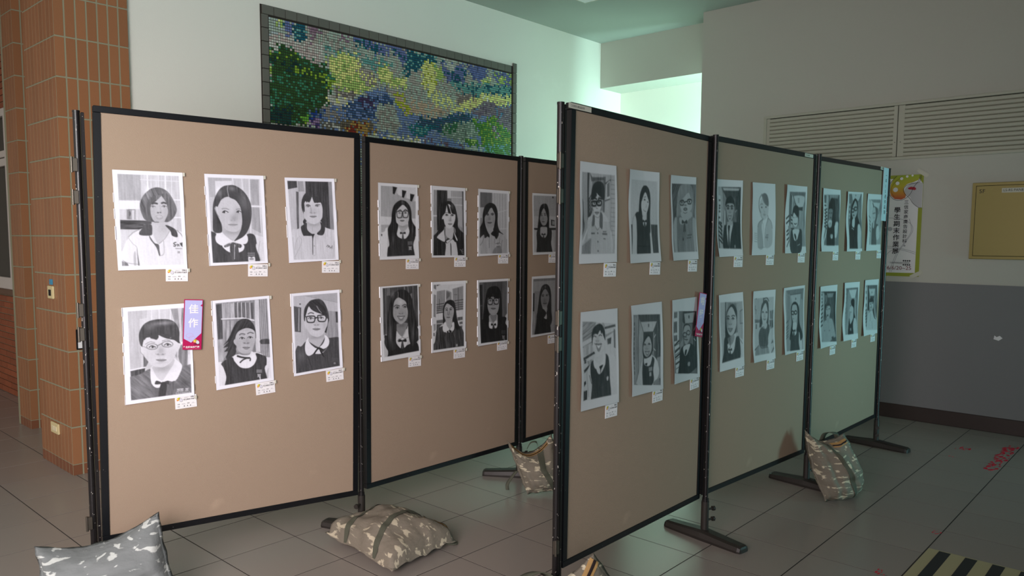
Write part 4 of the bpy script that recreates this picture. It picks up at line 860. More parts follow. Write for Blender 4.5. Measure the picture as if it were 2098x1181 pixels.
# 32 small grinning boy in a pale shirt, corridor
D('68,25 338,8 285,1100 12,1165', *N5)
corridor((80, 125, 315, 1035, 160, 200, 280, 560), .55, .4, .4, False); G(.75, '80,130 120,200 110,640 60,700 55,450', n=.08); G(.25, '125,130 150,140 160,420 160,640 120,640', n=.06); G(.78, '155,205 275,200 255,340 180,345', n=.03); G(.3, '180,350 255,345 250,400 180,400'); E(.45, 212, 275, 7, 20)
for y in (240, 360, 500): G(.35, f'75,{y} 100,{y+2} 98,{y+60} 75,{y+58}', n=.25)
for y in (620, 680, 740, 800, 860, 930): K(.2, 3, f'58,{y+50} 105,{y}'); K(.2, 1.6, f'60,{y-20} 95,{y+30}')
F(.78, '95,960 125,740 180,660 230,650 265,760 300,830 290,1020 60,1035', n=.03); L(.45, 1.4, '175,690 180,780 168,850'); L(.45, 1.4, '205,870 210,1000'); F(.76, '165,460 235,455 238,520 220,620 190,660 168,600', n=.02); F(.2, '175,395 225,385 250,430 245,520 230,470 165,475 162,430', n=.08); F(.22, '225,640 245,600 260,760 280,820 250,780'); E(.12, 185, 508, 9, 9); E(.12, 222, 492, 8, 9); nose(200, 560, 24, .4); mouth(192, 590, 34, .25, .1, .35)
done()
NXm, NZm = 137, 82; P0x, P0z, PT = .2735, 3.172, .02
_HM = homog([(0, 0), (1800, 0), (1800, 700), (0, 700)], [(0, 0), (1, 0), (1, 1), (0, 1)])
def mural():
    # reference crop coordinates -> (x, z) on the wall
    H = homog([(65, 95), (1865, 520), (1865, 1125), (85, 890)], [(.27, 3.19), (3.03, 3.19), (3.03, 2.386), (.27, 2.401)])
    gx, gz = np.meshgrid(P0x+(np.arange(NXm)+.5)*PT, P0z-(np.arange(NZm)+.5)*PT)
    rs = np.random.RandomState(3); im = np.zeros((NZm, NXm, 3)); pal = []
    def paint(poly, c1, c2=None, p=0, jit=1.3):
        P = apply_h(H, pts(poly)); ins = np.zeros(gx.shape, bool)
        X = gx+(rs.rand(*gx.shape)-.5)*PT*jit*2; Z = gz+(rs.rand(*gx.shape)-.5)*PT*jit*2
        for i in range(len(P)):
            a, b = P[i], P[(i+1) % len(P)]
            if a[1] != b[1]: ins ^= ((a[1] > Z) != (b[1] > Z)) & (X < (b[0]-a[0])*(Z-a[1])/(b[1]-a[1])+a[0])
        r = rs.rand(*gx.shape) < p
        im[ins & ~r] = c1
        if c2 is not None: im[ins & r] = c2
    GT, GR, LB, TE, TL, BL = (150, 170, 156), (150, 148, 138), (150, 168, 170), (14, 84, 104), (84, 150, 144), (88, 106, 158)
    YE, LI, OL, PK, PU, LG = (206, 212, 122), (150, 184, 92), (162, 176, 40), (176, 156, 130), (104, 88, 104), (176, 182, 172)
    DG, DK, MG, BR = (38, 76, 34), (18, 58, 52), (44, 118, 84), (120, 160, 36)
    NV, SK, GRN, WH = (44, 78, 120), (92, 122, 170), (60, 130, 44), (206, 216, 214)
    paint('-400,-400 2500,-400 2500,2500 -400,2500', GT, GR, .4)
    paint('65,95 330,170 300,330 70,300', GT, LB, .3); paint('70,230 540,330 500,480 330,440 230,380 75,360', LG, (168, 156, 150), .5)
    paint('120,105 190,120 185,180 130,160', LI, YE, .25); paint('190,120 250,140 240,270 180,230', BL, TE, .1); paint('245,140 340,165 345,280 250,290', TE, TL, .3)
    paint('355,160 460,190 410,270 370,300', (128, 100, 120), (140, 120, 130), .3); paint('460,190 670,245 640,300 600,270', (128, 100, 120), GT, .3)
    paint('680,240 1110,370 1080,470 1010,400 960,350 880,400 830,350 700,310', BL, TE, .3); paint('730,250 790,270 760,320 720,340', TE, TL, .3)
    paint('880,290 1000,330 960,420 900,400', BL, GT, .15); paint('800,290 860,300 850,400 810,350', TE, BL, .3)
    paint('470,330 900,420 1010,450 860,500 640,420 480,420', TL, GT, .55); paint('800,420 960,440 940,520 820,510', TL, GR, .3)
    paint('1080,350 1300,400 1290,480 1160,500 1110,560 1050,520 1080,440', TE, TL, .33)
    paint('500,420 640,380 740,410 740,560 700,720 560,650 520,560', YE, LI, .4); paint('590,500 830,560 820,690 640,670 600,620', LI, YE, .3); paint('540,640 720,670 700,740 560,700', GR, (110, 106, 104), .5)
    paint('870,470 930,460 1000,560 1090,570 1080,640 1010,640 940,600 870,600', YE, LI, .35); paint('700,480 860,540 860,640 760,600', GR, YE, .3)
    paint('1180,460 1230,430 1290,470 1310,600 1280,690 1260,720 1190,610', YE, OL, .12); paint('1290,490 1360,500 1360,580 1320,600', LI, YE, .15)
    paint('1100,500 1190,520 1190,700 1100,700', GR, GT, .4); paint('1320,440 1520,480 1500,620 1380,590', BL, TE, .3); paint('1360,430 1440,450 1420,520 1370,500', LG, GT, .3)
    paint('1530,460 1690,490 1640,600 1560,560', BL, (70, 90, 150), .3); paint('1700,500 1860,530 1860,640 1760,620', BL, LI, .25); paint('1640,580 1700,560 1690,620 1640,600', LI, YE, .4); paint('1740,560 1810,560 1800,620', LI, YE, .2)
    paint('1380,600 1860,620 1860,720 1700,690 1600,720 1480,660', TL, TE, .28); paint('1840,530 1870,530 1870,620', LI)
    paint('1090,660 1460,720 1440,800 1280,790 1250,700', GT, YE, .25); paint('1230,620 1420,700 1400,800 1290,780', YE, GT, .45); paint('1100,720 1400,790 1300,870 1130,850', PK, GT, .35)
    paint('970,690 1060,700 1140,850 1090,850 1000,740', OL, PK, .3); paint('1440,700 1620,680 1600,740 1460,770', (120, 112, 106), GR, .3)
    paint('1420,800 1500,750 1640,680 1870,700 1870,790 1760,800 1650,760 1530,830 1400,830', YE, (190, 180, 120), .3); paint('1640,690 1690,690 1690,720 1640,730', WH, YE, .3)
    paint('700,740 850,660 920,650 970,720 1080,830 1280,880 1480,820 1560,810 1870,760 1870,1200 400,1200 430,760', SK, (116, 140, 160), .3)
    paint('560,790 700,740 860,690 940,690 1000,760 860,850 700,880 620,840', NV, SK, .35); paint('740,720 850,740 840,800 750,800', (60, 50, 90), SK, .4)
    paint('850,760 990,760 1040,900 1010,1000 860,960', GT, (140, 140, 130), .4); paint('500,690 700,740 570,790 480,760', LG, YE, .25); paint('450,760 640,800 600,900 470,860', (130, 130, 124), SK, .3)
    paint('1160,850 1300,880 1400,840 1560,830 1560,900 1330,960 1190,940', (40, 80, 110), TE, .4); paint('1100,920 1260,930 1230,1000 1120,990', (16, 110, 120), TL, .25)
    paint('1550,820 1690,740 1790,770 1870,790 1870,1000 1700,860 1620,860', (104, 92, 112), (120, 112, 120), .35); paint('1730,800 1800,790 1760,890', (70, 120, 160), PU, .3)
    paint('1330,920 1450,900 1600,880 1620,980 1500,1060 1350,1000', (110, 140, 124), GT, .35); paint('1360,930 1480,900 1440,980 1330,980', (40, 110, 70), (110, 140, 124), .25)
    paint('1560,870 1650,900 1700,850 1780,900 1860,990 1870,1130 1680,1130 1620,1000', GRN, BR, .3); paint('1510,1000 1600,1030 1640,1120 1560,1090', GRN, LI, .3); paint('1700,900 1720,900 1790,1000 1740,990', PU, GT, .3)
    paint('1650,1050 1870,1080 1870,1180 1660,1180', GRN, TL, .3)
    paint('800,980 1660,1080 1660,1180 700,1180', GT, SK, .3); paint('1200,1010 1500,1060 1500,1100 1200,1050', SK, PU, .3); paint('900,1000 1200,1020 1200,1050 860,1010', YE, WH, .5)
    paint('590,880 820,880 850,980 600,960', (100, 96, 80), (160, 130, 60), .35); paint('690,910 800,900 800,980 700,970', (160, 130, 60), (120, 40, 20), .25); paint('640,940 720,940 720,990 640,980', (130, 40, 24), (160, 130, 60), .3)
    paint('370,850 460,860 460,930 375,930', (130, 110, 150), (60, 50, 110), .35); paint('385,860 430,860 430,890', (110, 20, 24)); paint('460,880 600,900 600,960 460,940', (96, 98, 88), LG, .35)
    paint('360,800 490,790 480,850 380,850', (84, 110, 130), (20, 60, 140), .3)
    paint('75,370 110,360 170,330 190,320 215,340 300,400 350,430 470,470 520,520 550,570 520,680 490,760 440,800 370,840 360,930 80,900', DG, MG, .36)
    paint('180,330 300,410 280,470 140,440', DG, BR, .2); paint('80,400 300,470 500,560 520,590 340,560 90,470', DK, DG, .5); paint('250,480 500,530 500,600 250,520', BR, DG, .45); paint('75,365 105,365 110,410 78,415', LI, BR, .4)
    paint('90,790 260,790 240,900 90,900', DK, (14, 50, 60), .4); paint('500,570 550,570 545,640 500,640', BR, LI, .3); paint('80,490 120,500 110,540 80,530', LI, BR, .4)
    paint('310,840 370,850 360,900 310,880', (96, 170, 50), BR, .3)
    g = im.mean(2, keepdims=True); im = (g+(im-g)*.86)*1.16+6
    im[(rs.rand(*gx.shape) < .05)] *= .8
    return np.clip(im*(1+.10*(rs.rand(NZm, NXm, 1)-.5)), 0, 255), H
IMM, _ = mural()
v = []; f = []; cl = []
for j in range(NZm):
    for i in range(NXm):
        x = P0x+i*PT; z = P0z-j*PT; a = .0017; b = .0032; n = len(v); c = IMM[j, i]/255; c = list(np.where(c <= .04045, c/12.92, ((c+.055)/1.055)**2.4))+[1]
        v += [(x+a, -.004, z-a), (x+PT-a, -.004, z-a), (x+PT-a, -.004, z-PT+a), (x+a, -.004, z-PT+a), (x+b, -.008, z-b), (x+PT-b, -.008, z-b), (x+PT-b, -.008, z-PT+b), (x+b, -.008, z-PT+b)]
        f += [(n+4, n+7, n+6, n+5), (n, n+4, n+5, n+1), (n+1, n+5, n+6, n+2), (n+2, n+6, n+7, n+3), (n+3, n+7, n+4, n)]; cl += [c]*20
me = bpy.data.meshes.new('tesserae'); me.from_pydata(v, [], f); ca = me.color_attributes.new('Col', 'FLOAT_COLOR', 'CORNER')
ca.data.foreach_set('color', np.array(cl, np.float32).ravel()); me.materials.append(attr_mat('glass tesserae', .22))
obj('tesserae', me, MU, kind='stuff')
# ---------------------------------------------------------------- folding display partitions
PAN = [[[-1.718, 0.034], [-0.56, -0.211]], [[-0.484, -0.186], [0.726, -0.176]], [[0.783, -0.171], [1.963, -0.151]], [[-0.556, -1.531], [0.613, -1.505]], [[0.666, -1.515], [1.81, -1.574]], [[1.889, -1.569], [3.11, -1.598]]]
PG = [
(0, [(0.091, 1.806), (0.369, 1.807), (0.378, 1.39), (0.099, 1.387)], (0.334, 1.363, -0.024)),
(0, [(0.461, 1.807), (0.726, 1.811), (0.739, 1.408), (0.474, 1.399)], (0.692, 1.375, -0.021)),
(0, [(0.827, 1.808), (1.076, 1.814), (1.094, 1.418), (0.84, 1.407)], (1.053, 1.384, -0.018)),
(0, [(0.109, 1.229), (0.388, 1.237), (0.391, 0.821), (0.108, 0.812)], (0.355, 0.796, 0.032)),
(0, [(0.478, 1.242), (0.742, 1.255), (0.756, 0.852), (0.488, 0.833)], (0.715, 0.819, 0.06)),
(0, [(0.846, 1.26), (1.095, 1.271), (1.108, 0.879), (0.854, 0.86)], (1.066, 0.845, 0.048)),
(1, [(0.089, 1.81), (0.361, 1.812), (0.371, 1.416), (0.096, 1.413)], (0.325, 1.387, -0.023)),
(1, [(0.462, 1.814), (0.732, 1.813), (0.735, 1.417), (0.464, 1.419)], (0.69, 1.39, -0.021)),
(1, [(0.837, 1.815), (1.108, 1.813), (1.112, 1.429), (0.836, 1.42)], (1.064, 1.401, -0.018)),
(2, [(0.075, 1.813), (0.353, 1.815), (0.36, 1.425), (0.08, 1.42)], (0.298, 1.395, -0.018)),
(1, [(0.095, 1.273), (0.367, 1.277), (0.376, 0.882), (0.103, 0.878)], (0.339, 0.852, -0.023)),
(1, [(0.465, 1.282), (0.735, 1.281), (0.733, 0.885), (0.464, 0.885)], (0.685, 0.86, -0.01)),
(1, [(0.834, 1.279), (1.108, 1.279), (1.105, 0.889), (0.835, 0.885)], (1.058, 0.867, 0.007)),
(2, [(0.076, 1.282), (0.348, 1.285), (0.35, 0.896), (0.07, 0.89)], (0.298, 0.859, -0.001)),
(3, [(0.076, 1.827), (0.338, 1.827), (0.35, 1.431), (0.077, 1.429)], (0.306, 1.4, -0.029)),
(3, [(0.429, 1.82), (0.683, 1.822), (0.711, 1.427), (0.449, 1.423)], (0.673, 1.396, -0.028)),
(3, [(0.787, 1.818), (1.034, 1.822), (1.069, 1.43), (0.817, 1.427)], (1.03, 1.399, -0.024)),
(3, [(0.094, 1.238), (0.368, 1.236), (0.382, 0.833), (0.101, 0.838)], (0.335, 0.803, -0.02)),
(3, [(0.469, 1.24), (0.738, 1.242), (0.764, 0.835), (0.486, 0.839)], (0.722, 0.808, 0.005)),
(3, [(0.829, 1.243), (1.082, 1.245), (1.121, 0.843), (0.86, 0.841)], (1.083, 0.816, 0.042)),
(4, [(0.004, 1.824), (0.267, 1.831), (0.288, 1.44), (0.04, 1.437)], (0.256, 1.41, -0.019)),
(4, [(0.373, 1.828), (0.639, 1.832), (0.653, 1.441), (0.386, 1.441)], (0.609, 1.413, -0.018)),
(4, [(0.766, 1.835), (1.034, 1.836), (1.047, 1.447), (0.772, 1.447)], (1.004, 1.419, -0.016)),
(5, [(0.062, 1.84), (0.344, 1.841), (0.351, 1.449), (0.07, 1.452)], (0.315, 1.422, -0.014)),
(5, [(0.465, 1.837), (0.75, 1.844), (0.758, 1.447), (0.472, 1.448)], (0.714, 1.42, -0.014)),
(5, [(0.841, 1.839), (1.134, 1.845), (1.129, 1.45), (0.845, 1.448)], (1.128, 1.422, -0.013)),
(4, [(0.056, 1.243), (0.312, 1.248), (0.351, 0.851), (0.092, 0.844)], (0.31, 0.821, 0.014)),
(4, [(0.421, 1.246), (0.681, 1.245), (0.7, 0.851), (0.443, 0.852)], (0.662, 0.821, 0.007)),
(4, [(0.786, 1.248), (1.063, 1.254), (1.075, 0.859), (0.815, 0.857)], (1.037, 0.829, 0.025)),
(5, [(0.081, 1.234), (0.358, 1.236), (0.374, 0.844), (0.099, 0.843)], (0.333, 0.81, 0.003)),
(5, [(0.48, 1.242), (0.754, 1.239), (0.764, 0.847), (0.483, 0.854)], (0.713, 0.819, -0.011)),
(5, [(0.863, 1.245), (1.137, 1.244), (1.142, 0.853), (0.858, 0.854)], (1.083, 0.824, 0.0)),
]
EX = {'rib1': (0, [(0.343, 1.251), (0.425, 1.255), (0.438, 1.031), (0.361, 1.028)]), 'rib2': (3, [(1.056, 1.263), (1.139, 1.264), (1.179, 1.047), (1.111, 1.049)]), 'sign': (5, [(1.143, 2.023), (1.252, 2.03), (1.233, 1.663), (1.146, 1.663)])}

T_IDX = [0, 1, 2, 3, 4, 5, 6, 8, 9, 10, 7, 11, 12, 13]+list(range(14, 32))   # page -> drawing
def pmat(k):
    a, b = PAN[k]; d = Vector((b[0]-a[0], b[1]-a[1], 0)); d.normalize(); n = Vector((-d.y, d.x, 0))
    return Matrix(((d.x, n.x, 0, a[0]), (d.y, n.y, 0, a[1]), (0, 0, 1, 0), (0, 0, 0, 1))), math.dist(a, b)
TB = [(2.07, 2.044, .228, .216), (2.041, 2.029, .215, .212), (2.033, 2.03, .212, .21), (2.047, 2.031, .22, .208), (2.03, 2.032, .217, .205), (2.03, 2.04, .208, .219)]
M_lab = mat('clear tape', rgb(205, 205, 190), .25)
def partition(name, label, ks, posts):
    o = Vector((posts[0][0], posts[0][1], 0)); t = thing(name, label, 'display board', o)
    R = Matrix.Translation(-o)
    for k in ks:
        PM, w = pmat(k); tl, tr, bl, br = TB[k]; ang = math.atan2((tr-tl+br-bl)/2, w); z0 = bl; h = (tl-bl+tr-br)/2; lx0 = -.022 if k == 4 else 0
        M = R @ PM @ Matrix.Translation((0, 0, z0)) @ Matrix.Rotation(-ang, 4, 'Y')
        f = .027; M = M @ Matrix.Translation((lx0, 0, 0)); w -= lx0
        b = MB().box(f-.002, 0, f-.002, w-f+.002, .018, h-f+.002).build('panel', M_board, t, M=M)
        for nm, q in (('frame_rail', (0, 0, w, f)), ('frame_rail', (0, h-f, w, h)), ('frame_stile', (0, f, f, h-f)), ('frame_stile', (w-f, f, w, h-f))):
            MB().box(q[0], -.005, q[1], q[2], .024, q[3], ch=.002).build(nm, M_black, b)
    for (x, y, full, ang, foot, kn) in posts:
        loc = Vector((x, y, 0))-o
        MB().tube((0, 0, .05), (0, 0, 2.03), .0135, 14).tube((0, 0, 2.028), (0, 0, 2.036), .0145, 14).tube((0, 0, .19), (0, 0, .21), .017, 14).build('post', M_post, t, loc=loc)
        if full:
            MB().box(.016, -.008, .10, .028, .010, 2.03, ch=.002).tube((.022, .018, .10), (.022, .018, 2.02), .006, 8).build('hinge_bar', M_post, t, loc=loc, rot=(0, 0, full))
            for z in (.30, 1.10, 1.2, 1.66, 1.79):
                MB().box(-.028, -.022, z, -.006, -.008, z+.055, ch=.002).tube((-.026, -.02, z-.004), (-.026, -.02, z+.059), .005, 8).build('hinge', M_metal, t, loc=loc, rot=(0, 0, full))
        sl = MB().tube((0, 0, .04), (0, 0, .195), .0195, 14).build('sleeve', M_blackp, t, loc=loc)
        for z in (.095, .15):
            MB().tube((0, 0, 0), (0, -.034, 0), .006, 8).tube((0, -.030, 0), (0, -.042, 0), .013, 6).build('knob', M_blackp, sl, loc=(.015*kn, -.008, z), rot=(0, 0, 1.2*kn))
        # moulded plastic foot: wide low bar, rounded ends, ridge along the top
        L = .235; v = []; fc = []; prof = [(-.044, 0), (-.045, .012), (-.037, .032), (-.022, .04), (.022, .04), (.037, .032), (.045, .012), (.044, 0)]
        st = [(-1, .55, .5), (-.985, .8, .72), (-.93, .93, .86), (-.7, 1, .93), (-.25, 1.04, 1.12), (0, 1.08, 1.22), (.25, 1.04, 1.12), (.7, 1, .93), (.93, .93, .86), (.985, .8, .72), (1, .55, .5)]
        for (s, wx, hz) in st: v += [(px*wx, s*L, pz*hz) for px, pz in prof]
        n = len(prof)
        for i in range(len(st)-1):
            for j in range(n): k2 = (j+1) % n; fc.append((i*n+j, (i+1)*n+j, (i+1)*n+k2, i*n+k2))
        fc += [tuple(range(n)), tuple(range((len(st)-1)*n, len(st)*n))[::-1]]
        if foot: MB().add(v, fc, 0, False).build('foot', M_blackp, t, loc=loc, rot=(0, 0, ang))
    return t
partition('folding_screen', 'left folding felt board with black frames, three panels, nearest to the pillar', (0, 1, 2), [(-1.75, .041, -.207, -.2, 1, 1), (-.522, -.192, 0, .35, 1, -1), (.752, -.17, 0, .6, 1, 1), (1.99, -.15, 0, 0, 1, 1)])
partition('folding_screen', 'right folding felt board with black frames, its near end in the foreground', (3, 4, 5), [(-.598, -1.532, .02, -.1, 1, 1), (.632, -1.532, 0, -.16, 1, 1), (1.845, -1.585, 0, -.12, 1, 1), (3.128, -1.606, 0, -.12, 1, -1)])
# the doubled slim tube by each near end post
# ---------------------------------------------------------------- drawings, film sleeves, caption cards
M_paper = attr_mat('drawing paper', .55, spec=.35)
def film():
    m = bpy.data.materials.new('clear film'); m.use_nodes = True; nt = m.node_tree; N = nt.nodes; LK = nt.links
    for n in list(N):
        if n.type != 'OUTPUT_MATERIAL': N.remove(n)
    out = N['Material Output']; g = N.new('ShaderNodeBsdfGlossy'); g.inputs['Roughness'].default_value = .07; tr = N.new('ShaderNodeBsdfTransparent'); mx = N.new('ShaderNodeMixShader')
    fr = N.new('ShaderNodeFresnel'); fr.inputs[0].default_value = 1.3; sc = N.new('ShaderNodeMath'); sc.operation = 'MULTIPLY'; sc.inputs[1].default_value = .22; LK.new(fr.outputs[0], sc.inputs[0]); LK.new(sc.outputs[0], mx.inputs[0]); LK.new(tr.outputs[0], mx.inputs[1]); LK.new(g.outputs[0], mx.inputs[2]); LK.new(mx.outputs[0], out.inputs[0])
    tc = N.new('ShaderNodeTexCoord'); nz = N.new('ShaderNodeTexNoise'); nz.inputs['Scale'].default_value = 9; bp = N.new('ShaderNodeBump'); bp.inputs['Strength'].default_value = .25; bp.inputs['Distance'].default_value = .01
    LK.new(tc.outputs['Object'], nz.inputs['Vector']); LK.new(nz.outputs[0], bp.inputs['Height']); LK.new(bp.outputs[0], g.inputs['Normal']); LK.new(bp.outputs[0], fr.inputs['Normal']); return m
M_film = film(); M_glint = mat('pale edge glint', rgb(236, 240, 246), .15, spec=.9)
WHO = ['blurry-faced student with dark bob and open polo collar', 'girl glancing sideways with a smooth side-parted bob', 'girl with thin fringe and dark polo collar', 'round-cheeked girl with oval wire glasses and blunt fringe', 'girl with hair blown to one side and loose ribbon', 'girl with square black glasses and swept fringe',
 'long-haired girl in square glasses under three square wall openings', 'long-haired girl in jacket with pale lapels', 'girl with dark parted hair and pale polo by window bars', 'slim girl with straight centre-parted hair before a plain pale wall', 'smiling girl with long centre-parted hair on dark background', 'small-faced girl before a building with balcony rails', 'girl in thick black glasses on a dark background', 'long-haired girl in dim grey tones with small white collar',
 'boy in round glasses and striped shirt', 'very long-haired girl on blank pale background', 'pale-haired figure in glasses with open round mouth', 'laughing girl leaning in front of bookshelves', 'smiling girl in a corridor with light ceiling patch', 'bald-fronted student in dark jacket and round glasses',
 'grinning boy in dark suit and narrow tie', 'very faintly drawn figure with swept fringe', 'laughing child with closed eyes beside stair rails', 'dark-haired girl in nearly black vest beside a railing', 'long-haired girl in glasses with tilted head', 'faint long-haired figure partly under the paper strip', 'bare-browed girl smiling, half her face in shade', 'softly drawn long-haired girl between shelves', 'girl in small glasses with hair falling over one shoulder', 'open-mouthed person in pale top in a dark hall', 'profile of a girl with a dark bun', 'small grinning boy in pale shirt in a corridor']
def page(idx):
    k, q, cd = PG[idx]; PM, _ = pmat(k); C = DR[T_IDX[idx]]; nx, ny = C.nx, C.ny
    q = np.array(q); c = q.mean(0); rs = np.random.RandomState(idx+11)
    amp = .0035 if k < 3 else .009
    ph = rs.rand(4)*6.28
    def sheet(n, m, grow=0, off=0.0):
        U, V = np.meshgrid(np.linspace(-grow, 1+grow, n), np.linspace(-grow, 1+grow, m))
        P = (q[0]*(1-U)[..., None]*(1-V)[..., None]+q[1]*U[..., None]*(1-V)[..., None]+q[2]*U[..., None]*V[..., None]+q[3]*(1-U)[..., None]*V[..., None])
        Y = -(.0035+off+amp*(.5+.5*np.sin(V*5+ph[0]))*(np.abs(U-.5)*1.6)**2+amp*.5*(1-np.cos(V*9+ph[1]))*(U < .5)*(.5-U)+amp*(V*1.0-.5).clip(0)**2*2)
        return np.c_[(P[..., 0]-c[0]).ravel(), Y.ravel(), (P[..., 1]-c[1]).ravel()]
    v = sheet(nx, ny); i = np.arange((nx-1)*(ny-1)); r, s = i//(nx-1), i % (nx-1); a = r*nx+s
    f = np.c_[a, a+nx, a+nx+1, a+1]
    me = bpy.data.meshes.new('pencil_portrait'); me.vertices.add(len(v)); me.vertices.foreach_set('co', v.astype(np.float32).ravel())
    me.loops.add(f.size); me.loops.foreach_set('vertex_index', f.ravel().astype(np.int32)); me.polygons.add(len(f)); me.polygons.foreach_set('loop_start', np.arange(0, f.size, 4, dtype=np.int32))
    me.polygons.foreach_set('use_smooth', np.ones(len(f), bool)); me.update(calc_edges=True)
    g = C.im.ravel(); g = np.clip((g**.85)*.93+.055, 0, 1) if k == 0 else (g**.86)*.91 if k >= 3 else g**.93; g = np.where(g <= .04045, g/12.92, ((g+.055)/1.055)**2.4); col = np.clip(np.c_[g*.97, g, g*(1.09 if k == 0 else 1.03), np.ones_like(g)], 0, 1).astype(np.float32)  # first panel: sleeve glare put into the drawing as lifted tone and blue tint
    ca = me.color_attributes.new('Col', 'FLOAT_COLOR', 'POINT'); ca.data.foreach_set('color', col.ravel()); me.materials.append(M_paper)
    M = PM @ Matrix.Translation((c[0], 0, c[1]))
    t = obj('pencil_portrait', me, M=M); tag(t, 'pencil portrait of '+WHO[idx], 'drawing', 'pencil portraits on the '+('left' if k < 3 else 'right')+' board')
    n, m = 10, 14; v = sheet(n, m, .012 if k < 3 else .006, .0016); f = [(r*n+s, r*n+n+s, r*n+n+s+1, r*n+s+1) for r in range(m-1) for s in range(n-1)]
    if k < 4: MB().add([tuple(p) for p in v], f, 0, True).build('film_sleeve', M_film, t)
    # little clips of folded film that catch the light at two corners
    if k < 2:
        e = q-c; rs2 = random.Random(idx)
        for (p0, p1, sg) in ((e[0], e[3], -1), (e[1], e[2], 1)):      # broken pale strips painting the glints along the sleeve's side edges
            b = MB(); z = 0
            while z < .97:
                L_ = rs2.uniform(.05, .22); z1 = min(1, z+L_)
                if rs2.random() < (.75 if sg < 0 else .45):
                    a_, b_ = p0*(1-z)+p1*z, p0*(1-z1)+p1*z1; w_ = rs2.uniform(.0012, .0030)
                    b.add([(a_[0]+sg*.001, -.010, a_[1]), (b_[0]+sg*.001, -.010, b_[1]), (b_[0]+sg*(.001+w_), -.004, b_[1]), (a_[0]+sg*(.001+w_), -.004, a_[1])], [(0, 1, 2, 3)])
                z = z1+rs2.uniform(.0, .08)
            if b.v: b.build('sleeve_edge_glint', M_glint, t, kind='stuff')
        for (x, z) in (q[1]-c, q[2]-c): MB().box(x+.001, -.011, z-.016, x+.009, -.007, z, ch=.001).build('film_corner', M_lab, t)
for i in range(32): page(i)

def lettering(parts, name, mats):
    b = MB()
    for me, M, mi in parts:
        b.add([M @ v.co for v in me.vertices], [tuple(p.vertices) for p in me.polygons], mi)
    return b
BD = Matrix(((1, 0, 0, 0), (0, 0, -1, 0), (0, 1, 0, 0), (0, 0, 0, 1)))      # flat text -> upright, facing -Y
def disc(cx, cy, rx, ry, n=18, a=0): return [(cx+rx*math.cos(t)*math.cos(a)-ry*math.sin(t)*math.sin(a), cy+rx*math.cos(t)*math.sin(a)+ry*math.sin(t)*math.cos(a)) for t in [2*math.pi*i/n for i in range(n)]]
def flat(b, P, z, mi):      # polygon in text plane
    b.add([BD @ Vector((x, y, z)) for x, y in P], [tuple(range(len(P)))], mi); return b
def logo(b, x, y, s, z):
    flat(b, disc(x-.32*s, y+.12*s, .66*s, .5*s, 18, .6), z, 1); flat(b, disc(x-.62*s, y-.28*s, .26*s, .22*s), z+.00012, 2); flat(b, disc(x-.02*s, y+.36*s, .36*s, .22*s, 14, .5), z+.00012, 3)
    flat(b, disc(x-.6*s, y+.02*s, .12*s, .12*s), z+.00025, 0)
    flat(b, disc(x+.5*s, y-.28*s, .56*s, .72*s, 20, .6), z+.00025, 4); flat(b, disc(x+.47*s, y-.25*s, .48*s, .63*s, 20, .6), z+.0004, 5); flat(b, disc(x+.0*s, y+.06*s, .15*s, .1*s), z+.0005, 6)
CM = [M_card, M_yel, M_org, M_lime, M_greyink, mat('pale grey ink', rgb(214, 214, 224), .5), M_red, M_ink]
card_me = MB().box(-.046, -.0022, -.0285, .046, -.001, .0285).mesh('caption_card', M_card)
pm = MB(); logo(pm, -.027, .014, .013, .0024)
Z = .0026
def put(body, size, x, y, mi, bold=0): 
    me = text_mesh(body, size, mt=M_ink, bold=bold); pm.add([BD @ Vector((v.co.x+x, v.co.y+y, Z)) for v in me.vertices], [tuple(p.vertices) for p in me.polygons], mi)
put('104-2', .009, .020, .017, 7, .0003); put('學生期末作業展', .0075, -.010, .0075, 7, .0001); put('廣告設計科', .0035, -.006, .0175, 4)
put('班級', .0055, -.037, -.010, 7); put('座號', .0055, .004, -.009, 7); put('學生', .0055, -.037, -.021, 7)
for x0, x1, y in ((-.02, 0, -.0115), (.021, .04, -.0105), (-.02, .04, -.0225)): flat(pm, [(x0, y), (x1, y), (x1, y+.0005), (x0, y+.0005)], Z, 4)
for x in (-.010, .003, .016):
    for d in (0, .0018, .0036): flat(pm, [(x, -.0205+d), (x+.0045, -.0203+d), (x+.0045, -.0193+d), (x, -.0195+d)], Z, 7)
    flat(pm, [(x+.0015, -.0208), (x+.0027, -.0208), (x+.0027, -.0155), (x+.0015, -.0155)], Z+.0001, 7)
for i in range(4): flat(pm, [(-.018+i*.004, -.0095), (-.016+i*.004, -.0095), (-.0162+i*.004, -.0062), (-.0178+i*.004, -.0062)], Z, 4)
for i in range(2): flat(pm, [(.027+i*.004, -.0085), (.0288+i*.004, -.0085), (.0288+i*.004, -.0052), (.0272+i*.004, -.0052)], Z, 4)
print_me = pm.mesh('printing', CM)
for i, (k, q, (cx, cz, an)) in enumerate(PG):
    PM, _ = pmat(k); M = PM @ Matrix.Translation((cx, -.001, cz)) @ Matrix.Rotation(-an, 4, 'Y')
    t = obj('caption_card', card_me, M=M); tag(t, 'white caption card under the '+WHO[i], 'label', 'caption cards below the portraits')
    obj('printing', print_me, t)

